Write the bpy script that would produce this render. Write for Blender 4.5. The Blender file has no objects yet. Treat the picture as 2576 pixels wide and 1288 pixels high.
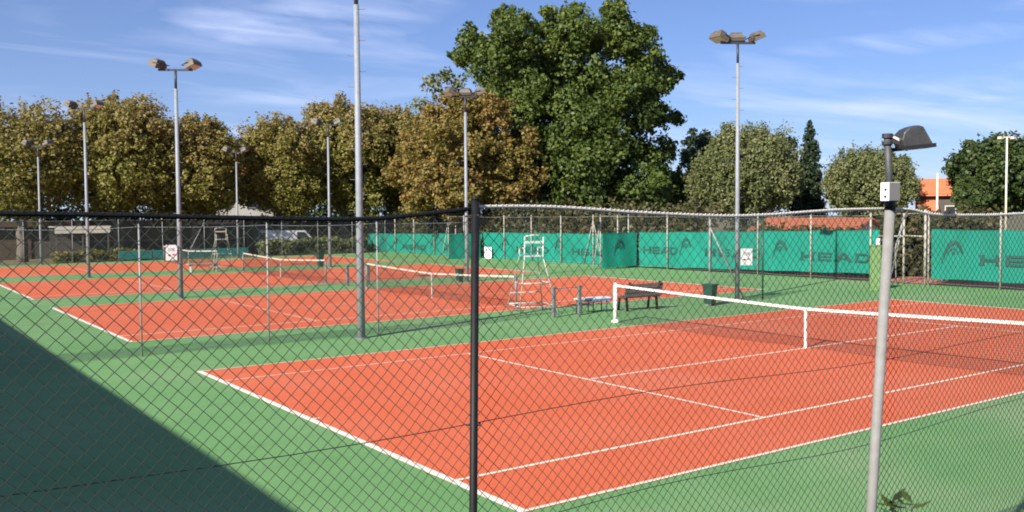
import bpy, math, random
import numpy as np
from mathutils import Vector, Matrix
R = math.radians
scene = bpy.context.scene

# ------------------------------------------------------------------ camera
# court coordinates in metres: x along the courts' length, y across, z up.
CAM = Vector((-5.5855, -7.6768, 3.0912)); YAW, PITCH, ROLL = 0.951711, -0.0458287, -0.0085576
FPX = 2344.78                     # focal length in pixels of a 2576 px wide picture
fw = Vector((math.cos(PITCH)*math.cos(YAW), math.cos(PITCH)*math.sin(YAW), math.sin(PITCH)))
rt = fw.cross(Vector((0, 0, 1))).normalized(); up = rt.cross(fw)
rt2 = rt*math.cos(ROLL)+up*math.sin(ROLL); up2 = up*math.cos(ROLL)-rt*math.sin(ROLL)
cam = bpy.data.cameras.new('camera'); co = bpy.data.objects.new('camera', cam); scene.collection.objects.link(co)
co.matrix_world = Matrix(((rt2.x, up2.x, -fw.x, CAM.x), (rt2.y, up2.y, -fw.y, CAM.y), (rt2.z, up2.z, -fw.z, CAM.z), (0, 0, 0, 1)))
cam.sensor_width = 36; cam.lens = 36*FPX/2576; cam.clip_end = 3000; cam.clip_start = .05
scene.camera = co

# ------------------------------------------------------------------ light
SUN_EL, SUN_AZ = R(31), R(198)          # the sun stands behind the clubhouse; shadows run along +x
sun_dir = Vector((math.cos(SUN_EL)*math.cos(SUN_AZ), math.cos(SUN_EL)*math.sin(SUN_AZ), math.sin(SUN_EL)))
sl = bpy.data.lights.new('sun', 'SUN'); sl.energy = 5; sl.angle = R(.5); sl.color = (1, .93, .82)
so = bpy.data.objects.new('sun', sl); scene.collection.objects.link(so)
so.rotation_euler = (-sun_dir).to_track_quat('-Z', 'Y').to_euler(); so.location = (-40, -20, 40)

w = bpy.data.worlds.new('World'); scene.world = w; w.use_nodes = True
nt = w.node_tree; N, L = nt.nodes, nt.links
N.clear()
out = N.new('ShaderNodeOutputWorld'); bg = N.new('ShaderNodeBackground'); bg.inputs[1].default_value = .05
sky = N.new('ShaderNodeTexSky'); sky.sky_type = 'NISHITA'; sky.sun_disc = False
sky.sun_elevation = SUN_EL; sky.sun_rotation = math.atan2(sun_dir.x, sun_dir.y)
sky.air_density = 1.0; sky.dust_density = .3; sky.ozone_density = 4.0; sky.altitude = 100
tc = N.new('ShaderNodeTexCoord')
# thin high cloud: noise on a flat layer far above
sep = N.new('ShaderNodeSeparateXYZ'); L.new(tc.outputs['Generated'], sep.inputs[0])
zc = N.new('ShaderNodeMath'); zc.operation = 'MAXIMUM'; L.new(sep.outputs[2], zc.inputs[0]); zc.inputs[1].default_value = .01
zc2 = N.new('ShaderNodeMath'); zc2.operation = 'ADD'; L.new(zc.outputs[0], zc2.inputs[0]); zc2.inputs[1].default_value = .06
dx = N.new('ShaderNodeMath'); dx.operation = 'DIVIDE'; L.new(sep.outputs[0], dx.inputs[0]); L.new(zc2.outputs[0], dx.inputs[1])
dy = N.new('ShaderNodeMath'); dy.operation = 'DIVIDE'; L.new(sep.outputs[1], dy.inputs[0]); L.new(zc2.outputs[0], dy.inputs[1])
cmb = N.new('ShaderNodeCombineXYZ'); L.new(dx.outputs[0], cmb.inputs[0]); L.new(dy.outputs[0], cmb.inputs[1])
mp = N.new('ShaderNodeMapping'); mp.inputs['Rotation'].default_value = (0, 0, R(-35)); mp.inputs['Scale'].default_value = (.5, 1.1, 1)
mp.inputs['Location'].default_value = (3.1, 7.7, 0)
L.new(cmb.outputs[0], mp.inputs[0])
n1 = N.new('ShaderNodeTexNoise'); n1.inputs['Scale'].default_value = .75; n1.inputs['Detail'].default_value = 7
n1.inputs['Roughness'].default_value = .55; n1.inputs['Distortion'].default_value = .9; L.new(mp.outputs[0], n1.inputs['Vector'])
rp = N.new('ShaderNodeValToRGB'); rp.color_ramp.elements[0].position = .47; rp.color_ramp.elements[1].position = .84
rp.color_ramp.elements[0].color = (0, 0, 0, 1); rp.color_ramp.elements[1].color = (.6, .6, .6, 1); L.new(n1.outputs['Fac'], rp.inputs[0])
def cirrus(A, B, half_w, amount, into):
    """one drawn-out wisp in the cloud layer between the directions A and B"""
    def pl(v):
        d = (fw+rt2*((v[0]-1288)/FPX)-up2*((v[1]-644)/FPX)).normalized(); return Vector((d.x/(d.z+.06), d.y/(d.z+.06), 0))
    a, b = pl(A), pl(B); ax = b-a; ln = ax.length/2; ax.normalize(); pe = Vector((-ax.y, ax.x, 0)); c = (a+b)/2
    sb = N.new('ShaderNodeVectorMath'); sb.operation = 'SUBTRACT'; L.new(cmb.outputs[0], sb.inputs[0]); sb.inputs[1].default_value = c
    nz_ = N.new('ShaderNodeTexNoise'); nz_.inputs['Scale'].default_value = 1.5; nz_.inputs['Detail'].default_value = 3; L.new(cmb.outputs[0], nz_.inputs['Vector'])
    wa = N.new('ShaderNodeVectorMath'); wa.operation = 'MULTIPLY_ADD'; L.new(nz_.outputs['Color'], wa.inputs[0]); wa.inputs[1].default_value = (half_w*1.6, half_w*1.6, 0); L.new(sb.outputs[0], wa.inputs[2])
    wb = N.new('ShaderNodeVectorMath'); wb.operation = 'SUBTRACT'; L.new(wa.outputs[0], wb.inputs[0]); wb.inputs[1].default_value = (half_w*.8, half_w*.8, 0)
    def dot(v, k):
        d = N.new('ShaderNodeVectorMath'); d.operation = 'DOT_PRODUCT'; L.new(wb.outputs[0], d.inputs[0]); d.inputs[1].default_value = v
        m_ = N.new('ShaderNodeMath'); m_.operation = 'DIVIDE'; L.new(d.outputs['Value'], m_.inputs[0]); m_.inputs[1].default_value = k
        q = N.new('ShaderNodeMath'); q.operation = 'POWER'; ab = N.new('ShaderNodeMath'); ab.operation = 'ABSOLUTE'; L.new(m_.outputs[0], ab.inputs[0]); L.new(ab.outputs[0], q.inputs[0]); q.inputs[1].default_value = 2; return q
    ad_ = N.new('ShaderNodeMath'); ad_.operation = 'ADD'; L.new(dot(ax, ln).outputs[0], ad_.inputs[0]); L.new(dot(pe, half_w).outputs[0], ad_.inputs[1])
    iv = N.new('ShaderNodeMath'); iv.operation = 'SUBTRACT'; iv.use_clamp = True; iv.inputs[0].default_value = 1; L.new(ad_.outputs[0], iv.inputs[1])
    st = N.new('ShaderNodeTexNoise'); st.inputs['Scale'].default_value = 3.2; st.inputs['Detail'].default_value = 8; st.inputs['Distortion'].default_value = .6
    mp_ = N.new('ShaderNodeMapping'); mp_.inputs['Rotation'].default_value = (0, 0, -math.atan2(ax.y, ax.x)-R(20)); mp_.inputs['Scale'].default_value = (.45, 1.5, 1); L.new(cmb.outputs[0], mp_.inputs[0]); L.new(mp_.outputs[0], st.inputs['Vector'])
    mr = N.new('ShaderNodeMapRange'); mr.inputs[1].default_value = .35; mr.inputs[2].default_value = .75; mr.inputs[4].default_value = amount; L.new(st.outputs['Fac'], mr.inputs[0])
    ml = N.new('ShaderNodeMath'); ml.operation = 'MULTIPLY'; L.new(iv.outputs[0], ml.inputs[0]); L.new(mr.outputs[0], ml.inputs[1])
    ad2 = N.new('ShaderNodeMath'); ad2.operation = 'ADD'; ad2.use_clamp = True; L.new(into, ad2.inputs[0]); L.new(ml.outputs[0], ad2.inputs[1]); return ad2.outputs[0]
wisp = cirrus((500, 90), (760, 60), .45, .5, rp.outputs[0])
wisp = cirrus((560, 75), (1200, 10), .30, .38, wisp)
wisp = cirrus((1950, 130), (2700, 60), .30, .36, wisp)
wisp = cirrus((2050, 300), (2700, 190), .5, .36, wisp)
mix = N.new('ShaderNodeMixRGB'); mix.inputs[2].default_value = (9.0, 10.0, 13.5, 1)
blue = N.new('ShaderNodeMixRGB'); blue.blend_type = 'MULTIPLY'; blue.inputs[0].default_value = 1; blue.inputs[2].default_value = (.60, .80, 1.18, 1)
L.new(sky.outputs[0], blue.inputs[1])
vz = N.new('ShaderNodeMath'); vz.operation = 'ADD'; L.new(zc.outputs[0], vz.inputs[0]); vz.inputs[1].default_value = .06     # thin even veil, thicker along a low line of sight
vd = N.new('ShaderNodeMath'); vd.operation = 'DIVIDE'; vd.inputs[0].default_value = .034; L.new(vz.outputs[0], vd.inputs[1])
va = N.new('ShaderNodeMath'); va.operation = 'ADD'; va.use_clamp = True; L.new(vd.outputs[0], va.inputs[0]); L.new(wisp, va.inputs[1])
L.new(va.outputs[0], mix.inputs[0]); L.new(blue.outputs[0], mix.inputs[1])
L.new(mix.outputs[0], bg.inputs[0]); L.new(bg.outputs[0], out.inputs[0])

scene.view_settings.view_transform = 'Standard'; scene.view_settings.look = 'None'
scene.view_settings.gamma = 1; scene.view_settings.exposure = .95; scene.view_settings.use_curve_mapping = False
scene.render.engine = 'CYCLES'; scene.cycles.max_bounces = 6; scene.cycles.filter_width = 1.9; scene.cycles.transparent_max_bounces = 8

# ------------------------------------------------------------------ helpers
def ray(vx, vy):
    return fw+rt2*((vx-1288)/FPX)-up2*((vy-644)/FPX)
def on(vx, vy, axis, val):                # pixel -> point on the plane axis = val
    d = ray(vx, vy); t = (val-CAM[axis])/d[axis]; return CAM+d*t
def far(vx, vy, rng):                     # pixel -> point at a horizontal distance
    d = ray(vx, vy); return CAM+d*(rng/math.hypot(d.x, d.y))

class MB:
    def __init__(s): s.v = []; s.f = []; s.n = 0
    def add(s, v, f):
        s.v.append(np.asarray(v, float).reshape(-1, 3)); s.f += [tuple(i+s.n for i in q) for q in f]; s.n += len(s.v[-1]); return s
    def box(s, c, d, rz=0, m=None):
        x, y, z = [q/2 for q in d]
        v = [Vector(p) for p in ((-x,-y,-z),(x,-y,-z),(x,y,-z),(-x,y,-z),(-x,-y,z),(x,-y,z),(x,y,z),(-x,y,z))]
        M = m or Matrix.Rotation(rz, 3, 'Z')
        return s.add([M@p+Vector(c) for p in v], [(3,2,1,0),(4,5,6,7),(0,1,5,4),(1,2,6,5),(2,3,7,6),(3,0,4,7)])
    def tube(s, pts, r, n=8, cap=True):
        pts = [Vector(p) for p in pts]; k = len(pts); rs = r if isinstance(r, (list, tuple)) else [r]*k; vs = []
        for i, p in enumerate(pts):
            t = (pts[min(i+1, k-1)]-pts[max(i-1, 0)]).normalized()
            a = t.cross(Vector((0, 0, 1)) if abs(t.z) < .95 else Vector((1, 0, 0))).normalized(); b = t.cross(a)
            vs += [p+(a*math.cos(2*math.pi*j/n)+b*math.sin(2*math.pi*j/n))*rs[i] for j in range(n)]
        f = [(i*n+j, i*n+(j+1) % n, (i+1)*n+(j+1) % n, (i+1)*n+j) for i in range(k-1) for j in range(n)]
        if cap: f += [tuple(range(n))[::-1], tuple((k-1)*n+j for j in range(n))]
        return s.add(vs, f)
    def bar(s, a, b, wd, hd):               # rectangular bar from a to b
        a, b = Vector(a), Vector(b); t = (b-a).normalized()
        x = t.cross(Vector((0, 0, 1)) if abs(t.z) < .95 else Vector((1, 0, 0))).normalized()*wd/2; y = x.cross(t).normalized()*hd/2
        return s.add([a-x-y, a+x-y, a+x+y, a-x+y, b-x-y, b+x-y, b+x+y, b-x+y],
                     [(3,2,1,0),(4,5,6,7),(0,1,5,4),(1,2,6,5),(2,3,7,6),(3,0,4,7)])
    def prism(s, poly, ax, h0, h1):          # poly in 2D extruded along axis ax ('x','y','z')
        k = len(poly)
        def P(q, h): return {'x': (h, q[0], q[1]), 'y': (q[0], h, q[1]), 'z': (q[0], q[1], h)}[ax]
        return s.add([P(q, h0) for q in poly]+[P(q, h1) for q in poly],
                     [tuple(range(k))[::-1], tuple(range(k, 2*k))]+[(i, (i+1) % k, k+(i+1) % k, k+i) for i in range(k)])
    def quad(s, a, b, c, d): return s.add([a, b, c, d], [(0, 1, 2, 3)])
    def mesh(s, name, mat, smooth=False):
        me = bpy.data.meshes.new(name); me.from_pydata(np.concatenate(s.v).tolist(), [], s.f)
        if mat: me.materials.append(mat)
        if smooth: me.polygons.foreach_set('use_smooth', [True]*len(me.polygons))
        me.update(); return me
    def build(s, name, mat, parent=None, smooth=False):
        return link(name, s.mesh(name, mat, smooth), parent)

def link(name, me, parent=None):
    o = bpy.data.objects.new(name, me); scene.collection.objects.link(o)
    if parent: o.parent = parent
    return o
def tag(o, label=None, cat=None, group=None, kind=None):
    if label: o['label'] = label
    if cat: o['category'] = cat
    if group: o['group'] = group
    if kind: o['kind'] = kind
    return o
def thing(name, loc, label, cat, group=None, rz=0):
    o = bpy.data.objects.new(name, None); scene.collection.objects.link(o); o.location = loc; o.rotation_euler.z = rz
    o.empty_display_size = .2
    return tag(o, label, cat, group)
def copy_tree(o, parent=None):
    c = o.copy(); scene.collection.objects.link(c); c.parent = parent
    for ch in [q for q in scene.collection.objects if q.parent == o]: copy_tree(ch, c)
    return c
def bigmesh(name, verts, quads, mat):
    me = bpy.data.meshes.new(name); nv, nf = len(verts), len(quads)
    me.vertices.add(nv); me.vertices.foreach_set('co', np.ascontiguousarray(verts, np.float32).ravel())
    me.loops.add(nf*4); me.loops.foreach_set('vertex_index', np.ascontiguousarray(quads, np.int32).ravel())
    me.polygons.add(nf); me.polygons.foreach_set('loop_start', np.arange(nf, dtype=np.int32)*4)
    if mat: me.materials.append(mat)
    me.update(calc_edges=True); return me

# ------------------------------------------------------------------ materials
def mat(name, col, rough=.6, metal=0, noise=0, nscale=8, col2=None, bump=0, bscale=60, spec=.5):
    m = bpy.data.materials.new(name); m.use_nodes = True; nt = m.node_tree; b = nt.nodes['Principled BSDF']
    b.inputs['Base Color'].default_value = (*col, 1); b.inputs['Roughness'].default_value = rough; b.inputs['Metallic'].default_value = metal
    b.inputs['Specular IOR Level'].default_value = spec
    if noise or bump:
        t = nt.nodes.new('ShaderNodeTexCoord')
    if noise:
        n = nt.nodes.new('ShaderNodeTexNoise'); n.inputs['Scale'].default_value = nscale; n.inputs['Detail'].default_value = 6
        n.inputs['Roughness'].default_value = .65
        nt.links.new(t.outputs['Object'], n.inputs['Vector'])
        r = nt.nodes.new('ShaderNodeValToRGB'); c2 = col2 or tuple(c*.6 for c in col)
        r.color_ramp.elements[0].position = .5-noise/2; r.color_ramp.elements[1].position = .5+noise/2
        r.color_ramp.elements[0].color = (*c2, 1); r.color_ramp.elements[1].color = (*col, 1)
        nt.links.new(n.outputs['Fac'], r.inputs[0]); nt.links.new(r.outputs[0], b.inputs['Base Color'])
    if bump:
        n2 = nt.nodes.new('ShaderNodeTexNoise'); n2.inputs['Scale'].default_value = bscale; n2.inputs['Detail'].default_value = 4
        nt.links.new(t.outputs['Object'], n2.inputs['Vector'])
        bp = nt.nodes.new('ShaderNodeBump'); bp.inputs['Strength'].default_value = bump; bp.inputs['Distance'].default_value = .01
        nt.links.new(n2.outputs['Fac'], bp.inputs['Height']); nt.links.new(bp.outputs[0], b.inputs['Normal'])
    return m

def court_mat(name, base, worn, dusty, spec=.25):
    """acrylic court paint: broad fading, fine grain, dust patches"""
    m = bpy.data.materials.new(name); m.use_nodes = True; nt = m.node_tree; N = nt.nodes; Lk = nt.links; b = N['Principled BSDF']
    b.inputs['Roughness'].default_value = .75; b.inputs['Specular IOR Level'].default_value = spec
    geo = N.new('ShaderNodeNewGeometry')
    def noise(sc, det, ro=.6, st=None):
        n = N.new('ShaderNodeTexNoise'); n.inputs['Scale'].default_value = sc; n.inputs['Detail'].default_value = det; n.inputs['Roughness'].default_value = ro
        if st:
            mp = N.new('ShaderNodeMapping'); mp.inputs['Scale'].default_value = st; Lk.new(geo.outputs['Position'], mp.inputs[0]); Lk.new(mp.outputs[0], n.inputs['Vector'])
        else: Lk.new(geo.outputs['Position'], n.inputs['Vector'])
        return n
    def ramp(n, p0, p1):
        r = N.new('ShaderNodeMapRange'); r.inputs[1].default_value = p0; r.inputs[2].default_value = p1; Lk.new(n.outputs['Fac'], r.inputs[0]); return r
    a = ramp(noise(.35, 5), .38, .68); d = ramp(noise(.16, 4, .55), .52, .75); g = ramp(noise(38, 3, .7), .25, .8); s = ramp(noise(1.4, 6, .7, (.35, 1.5, 1)), .5, .8)
    m1 = N.new('ShaderNodeMixRGB'); m1.inputs[1].default_value = (*base, 1); m1.inputs[2].default_value = (*worn, 1); Lk.new(a.outputs[0], m1.inputs[0])
    m2 = N.new('ShaderNodeMixRGB'); m2.inputs[2].default_value = (*dusty, 1); Lk.new(m1.outputs[0], m2.inputs[1])
    k = N.new('ShaderNodeMath'); k.operation = 'MULTIPLY'; k.inputs[1].default_value = .45; Lk.new(d.outputs[0], k.inputs[0]); Lk.new(k.outputs[0], m2.inputs[0])
    m4 = N.new('ShaderNodeMixRGB'); m4.inputs[2].default_value = (*[c*.72 for c in base], 1); Lk.new(m2.outputs[0], m4.inputs[1])
    k2 = N.new('ShaderNodeMath'); k2.operation = 'MULTIPLY'; k2.inputs[1].default_value = .5; Lk.new(s.outputs[0], k2.inputs[0]); Lk.new(k2.outputs[0], m4.inputs[0])
    m3 = N.new('ShaderNodeMixRGB'); m3.blend_type = 'MULTIPLY'; m3.inputs[0].default_value = .3; Lk.new(m4.outputs[0], m3.inputs[1]); Lk.new(g.outputs[0], m3.inputs[2])
    Lk.new(m3.outputs[0], b.inputs['Base Color'])
    bp = N.new('ShaderNodeBump'); bp.inputs['Strength'].default_value = .15; bp.inputs['Distance'].default_value = .004
    Lk.new(noise(150, 2).outputs['Fac'], bp.inputs['Height']); Lk.new(bp.outputs[0], b.inputs['Normal'])
    return m

def leaf_mat(name, stops, trans=.3):
    m = bpy.data.materials.new(name); m.use_nodes = True; nt = m.node_tree; N = nt.nodes; Lk = nt.links
    N.clear(); o = N.new('ShaderNodeOutputMaterial'); b = N.new('ShaderNodeBsdfPrincipled'); t = N.new('ShaderNodeBsdfTranslucent'); mx = N.new('ShaderNodeMixShader')
    at = N.new('ShaderNodeAttribute'); at.attribute_name = 'tint'
    r = N.new('ShaderNodeValToRGB'); e = r.color_ramp.elements
    e[0].position, e[0].color = stops[0][0], (*stops[0][1], 1); e[1].position, e[1].color = stops[-1][0], (*stops[-1][1], 1)
    for p, c in stops[1:-1]: q = e.new(p); q.color = (*c, 1)
    Lk.new(at.outputs['Fac'], r.inputs[0]); Lk.new(r.outputs[0], b.inputs['Base Color']); Lk.new(r.outputs[0], t.inputs['Color'])
    b.inputs['Roughness'].default_value = .55; b.inputs['Specular IOR Level'].default_value = .35
    mx.inputs[0].default_value = trans; Lk.new(b.outputs[0], mx.inputs[1]); Lk.new(t.outputs[0], mx.inputs[2]); Lk.new(mx.outputs[0], o.inputs[0])
    return m

M = {}
M['green'] = court_mat('green_court_paint', (.138, .308, .106), (.178, .335, .135), (.38, .38, .25))
M['red'] = court_mat('red_court_paint', (.65, .132, .052), (.67, .157, .074), (.61, .21, .125))
M['line'] = mat('white_line_paint', (.78, .74, .66), .7, noise=.3, nscale=6, col2=(.66, .56, .46))
M['line_faded'] = mat('faded_line_paint', (.70, .50, .38), .7, noise=.35, nscale=5, col2=(.70, .36, .25))
M['line_cream'] = mat('cream_line_paint', (.80, .70, .58), .7, noise=.35, nscale=5, col2=(.74, .56, .43))
M['galv'] = mat('galvanised_steel', (.26, .285, .315), .65, .1, noise=.45, nscale=9, col2=(.18, .20, .225))
M['post_grey'] = mat('matt_grey_paint', (.24, .24, .235), .75, noise=.5, nscale=16, col2=(.17, .165, .155))
M['pipe'] = mat('dark_steel_pipe', (.075, .08, .085), .6, .2, noise=.4, nscale=14)
M['galv_post'] = mat('weathered_fence_post', (.30, .31, .32), .6, .2, noise=.4, nscale=12, col2=(.20, .21, .21))
M['galv_dark'] = mat('dull_steel', (.20, .21, .22), .55, .3, noise=.3, nscale=20)
M['post_pale'] = mat('pale_post_paint', (.36, .34, .30), .65, noise=.35, nscale=12, col2=(.25, .23, .20))
M['black_coat'] = mat('black_coated_steel', (.006, .0065, .008), .55, 0, noise=.3, nscale=30, col2=(.012, .012, .013), spec=.25)
M['mesh_dark'] = mat('dark_plastic_coated_wire', (.014, .022, .017), .7)
M['mesh_grey'] = mat('grey_wire', (.06, .07, .06), .6)
M['wire_light'] = mat('light_galvanised_wire', (.70, .68, .62), .6, .1, noise=.4, nscale=60, col2=(.5, .48, .43))
M['net'] = mat('black_net_cord', (.015, .016, .016), .8)
M['tape'] = mat('white_net_tape', (.80, .78, .74), .8, noise=.3, nscale=20, col2=(.66, .64, .6))
M['tape_dull'] = mat('dull_net_tape', (.50, .46, .40), .8, noise=.3, nscale=20, col2=(.38, .35, .30))
M['white_paint'] = mat('white_paint', (.78, .77, .73), .45, noise=.3, nscale=10, col2=(.62, .60, .55))
M['chair_white'] = mat('chipped_white_enamel', (.56, .56, .51), .5, noise=.35, nscale=14, col2=(.42, .40, .35))
M['bench_brown'] = mat('weathered_bench_wood', (.07, .055, .05), .7, noise=.5, nscale=9, col2=(.13, .11, .10))
M['bin'] = mat('dark_green_plastic', (.010, .055, .035), .45, noise=.3, nscale=8, col2=(.012, .04, .028))
M['light_green'] = mat('light_green_paint', (.085, .20, .055), .6, noise=.4, nscale=6, col2=(.12, .19, .07))
M['teal_board'] = mat('teal_board', (.02, .16, .15), .6, noise=.3, nscale=4)
M['blue'] = mat('blue_paint', (.05, .20, .38), .5)
M['lamp_tan'] = mat('tan_lamp_housing', (.14, .12, .092), .6, .1, noise=.4, nscale=8, col2=(.085, .073, .058))
M['lamp_dark'] = mat('dark_lamp_bracket', (.03, .03, .04), .5)
M['lamp_glass'] = mat('lamp_glass', (.45, .47, .48), .12, 0)
M['lamp_black'] = mat('black_floodlight_housing', (.028, .029, .03), .42, 0, noise=.4, nscale=25, col2=(.05, .05, .05))
M['box_white'] = mat('white_switch_box', (.82, .82, .80), .4)
M['box_shade'] = mat('painted_shade_box_side', (.15, .145, .15), .6)  # shade on the white switch box, put in as a grey colour
M['tape_black'] = mat('black_tape', (.01, .01, .012), .5)
M['grey_post'] = mat('grey_painted_post', (.16, .17, .17), .5, noise=.3, nscale=15)
M['sign'] = mat('white_sign', (.74, .74, .73), .4)
M['sign_grey'] = mat('sign_print_grey', (.30, .31, .32), .5)
M['sign_black'] = mat('sign_print_black', (.03, .03, .035), .5)
M['sign_red'] = mat('sign_print_red', (.45, .10, .14), .5)
M['print'] = mat('dark_banner_print', (.006, .075, .062), .75)
M['concrete'] = mat('weathered_concrete', (.33, .31, .28), .8, noise=.5, nscale=3, col2=(.22, .20, .18), bump=.3)
M['cream_wall'] = mat('cream_render', (.62, .57, .47), .85, noise=.4, nscale=1.5, col2=(.52, .46, .37))
M['white_wall'] = mat('pale_render', (.70, .68, .62), .85, noise=.4, nscale=.7, col2=(.58, .55, .49))
M['dark_wall'] = mat('dark_stained_wall', (.05, .043, .038), .85, noise=.5, nscale=1.2, col2=(.09, .078, .068))
M['fascia'] = mat('pale_fascia', (.62, .58, .50), .7, noise=.4, nscale=2, col2=(.46, .42, .35))
M['door'] = mat('brown_door', (.11, .07, .05), .6, noise=.4, nscale=3)
M['glass_dark'] = mat('window_glass', (.03, .035, .04), .08)
M['tile'] = mat('terracotta_tile', (.40, .125, .06), .8, noise=.5, nscale=5, col2=(.27, .085, .045), bump=.4, bscale=14)
M['tile_bright'] = mat('bright_terracotta_tile', (.60, .19, .09), .75, noise=.5, nscale=4, col2=(.48, .14, .06), bump=.4, bscale=10)
M['soil'] = mat('dry_soil', (.15, .11, .07), .95, noise=.6, nscale=1.2, col2=(.08, .10, .04), bump=.6, bscale=9)
M['grass'] = mat('rough_grass_ground', (.10, .12, .05), .95, noise=.6, nscale=.35, col2=(.14, .10, .06), bump=.6, bscale=5)
M['clay'] = mat('red_clay_path', (.42, .13, .09), .9, noise=.5, nscale=.8, col2=(.34, .15, .11))
M['bark'] = mat('grey_brown_bark', (.085, .068, .052), .9, noise=.6, nscale=5, col2=(.15, .13, .11), bump=.8, bscale=12)
M['car_white'] = mat('white_car_paint', (.78, .78, .80), .25, noise=.2, nscale=3, col2=(.72, .72, .74))
M['rubber'] = mat('black_rubber', (.015, .015, .015), .8)

def banner_mat():
    m = bpy.data.materials.new('teal_windbreak_fabric'); m.use_nodes = True; nt = m.node_tree; N = nt.nodes; Lk = nt.links
    b = N['Principled BSDF']; b.inputs['Roughness'].default_value = .8; b.inputs['Specular IOR Level'].default_value = .2
    geo = N.new('ShaderNodeNewGeometry'); n = N.new('ShaderNodeTexNoise'); n.inputs['Scale'].default_value = .9; n.inputs['Detail'].default_value = 7
    mp = N.new('ShaderNodeMapping'); mp.inputs['Scale'].default_value = (1, 1.2, .6); Lk.new(geo.outputs['Position'], mp.inputs[0]); Lk.new(mp.outputs[0], n.inputs['Vector'])
    r = N.new('ShaderNodeValToRGB'); r.color_ramp.elements[0].position = .3; r.color_ramp.elements[1].position = .72
    r.color_ramp.elements[0].color = (.004, .185, .13, 1); r.color_ramp.elements[1].color = (.006, .25, .185, 1)
    Lk.new(n.outputs['Fac'], r.inputs[0]); Lk.new(r.outputs[0], b.inputs['Base Color'])
    return m
M['banner'] = banner_mat()
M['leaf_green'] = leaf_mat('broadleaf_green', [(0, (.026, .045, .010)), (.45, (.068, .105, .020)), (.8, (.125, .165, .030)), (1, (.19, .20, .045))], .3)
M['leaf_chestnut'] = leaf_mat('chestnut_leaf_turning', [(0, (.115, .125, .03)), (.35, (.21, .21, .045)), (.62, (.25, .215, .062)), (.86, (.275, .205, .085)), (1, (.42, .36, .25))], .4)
M['leaf_brown'] = leaf_mat('chestnut_leaf_brown', [(0, (.10, .095, .024)), (.35, (.205, .175, .042)), (.7, (.265, .185, .056)), (1, (.31, .165, .065))], .38)
M['leaf_grey'] = leaf_mat('grey_green_leaf', [(0, (.055, .075, .022)), (.5, (.135, .155, .055)), (1, (.24, .24, .115))], .25)
M['leaf_dark'] = leaf_mat('dark_green_leaf', [(0, (.018, .034, .010)), (.5, (.045, .075, .018)), (1, (.10, .115, .03))], .2)
M['needle'] = leaf_mat('conifer_needle', [(0, (.010, .022, .010)), (.5, (.022, .042, .018)), (1, (.045, .065, .028))], .1)
M['leaf_hedge'] = leaf_mat('hedge_leaf', [(0, (.025, .032, .010)), (.5, (.06, .065, .02)), (1, (.12, .085, .04))], .2)
M['leaf_olive'] = leaf_mat('olive_brown_hedge_leaf', [(0, (.05, .045, .015)), (.5, (.11, .085, .035)), (1, (.17, .11, .06))], .2)

# ------------------------------------------------------------------ ground and courts
def sheet(name, x0, x1, y0, y1, z, m, parent=None, nx=1, ny=1):
    b = MB()
    return b.quad((x0, y0, z), (x1, y0, z), (x1, y1, z), (x0, y1, z)).build(name, m, parent)
tag(sheet('ground', -400, 500, -300, 900, -.02, M['grass']), kind='structure')
# the painted slab round the four courts, with a real edge towards the soil strip
slab = MB().box((11.7, 28.4, -.06), (38, 63.5, .12)).build('court_surround', M['green']); tag(slab, kind='structure')
tag(MB().box((11.7, -3.41, -.045), (38, .12, .13)).build('kerb', M['concrete']), kind='structure')
tag(sheet('soil_strip', -9, 31, -7, -3.47, -.012, M['soil']), kind='structure')
tag(sheet('clay_path', 30.9, 44, -12, 22, .004, M['clay']), kind='structure')

def court(y0, faded=False, name='tennis_court'):
    c = sheet(name, 0, 23.77, y0, y0+10.97, .004, M['red']); tag(c, kind='structure')
    z = .008; y1 = y0+10.97
    def ln(nm, x0, x1, ya, yb, m): sheet(nm, x0, x1, ya, yb, z, m, c)
    w = .062
    ln('baseline', -.04, .07, y0, y1, M['line']); ln('baseline', 23.70, 23.81, y0, y1, M['line'])
    ln('doubles_sideline', .07, 23.70, y0, y0+w, M['line_cream']); ln('doubles_sideline', .07, 23.70, y1-w, y1, M['line_faded'])
    ln('singles_sideline', .07, 23.70, y0+1.37, y0+1.37+w, M['line_cream']); ln('singles_sideline', .07, 23.70, y1-1.37-w, y1-1.37, M['line_faded'])
    for x in (5.485, 18.285): ln('service_line', x-w/2, x+w/2, y0+1.37+w, y1-1.37-w, M['line_faded'] if faded else M['line_cream'])
    ln('centre_line', 5.485+w/2, 18.285-w/2, y0+5.485-w/2, y0+5.485+w/2, M['line_faded'] if faded else M['line_cream'])
    for x in (.07, 23.60): ln('centre_mark', x, x+.1, y0+5.46, y0+5.51, M['line'])
    return c
COURT_Y = (0, 16.35, 31.2, 46.6)
for i, y in enumerate(COURT_Y): court(y, i > 0)

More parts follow.
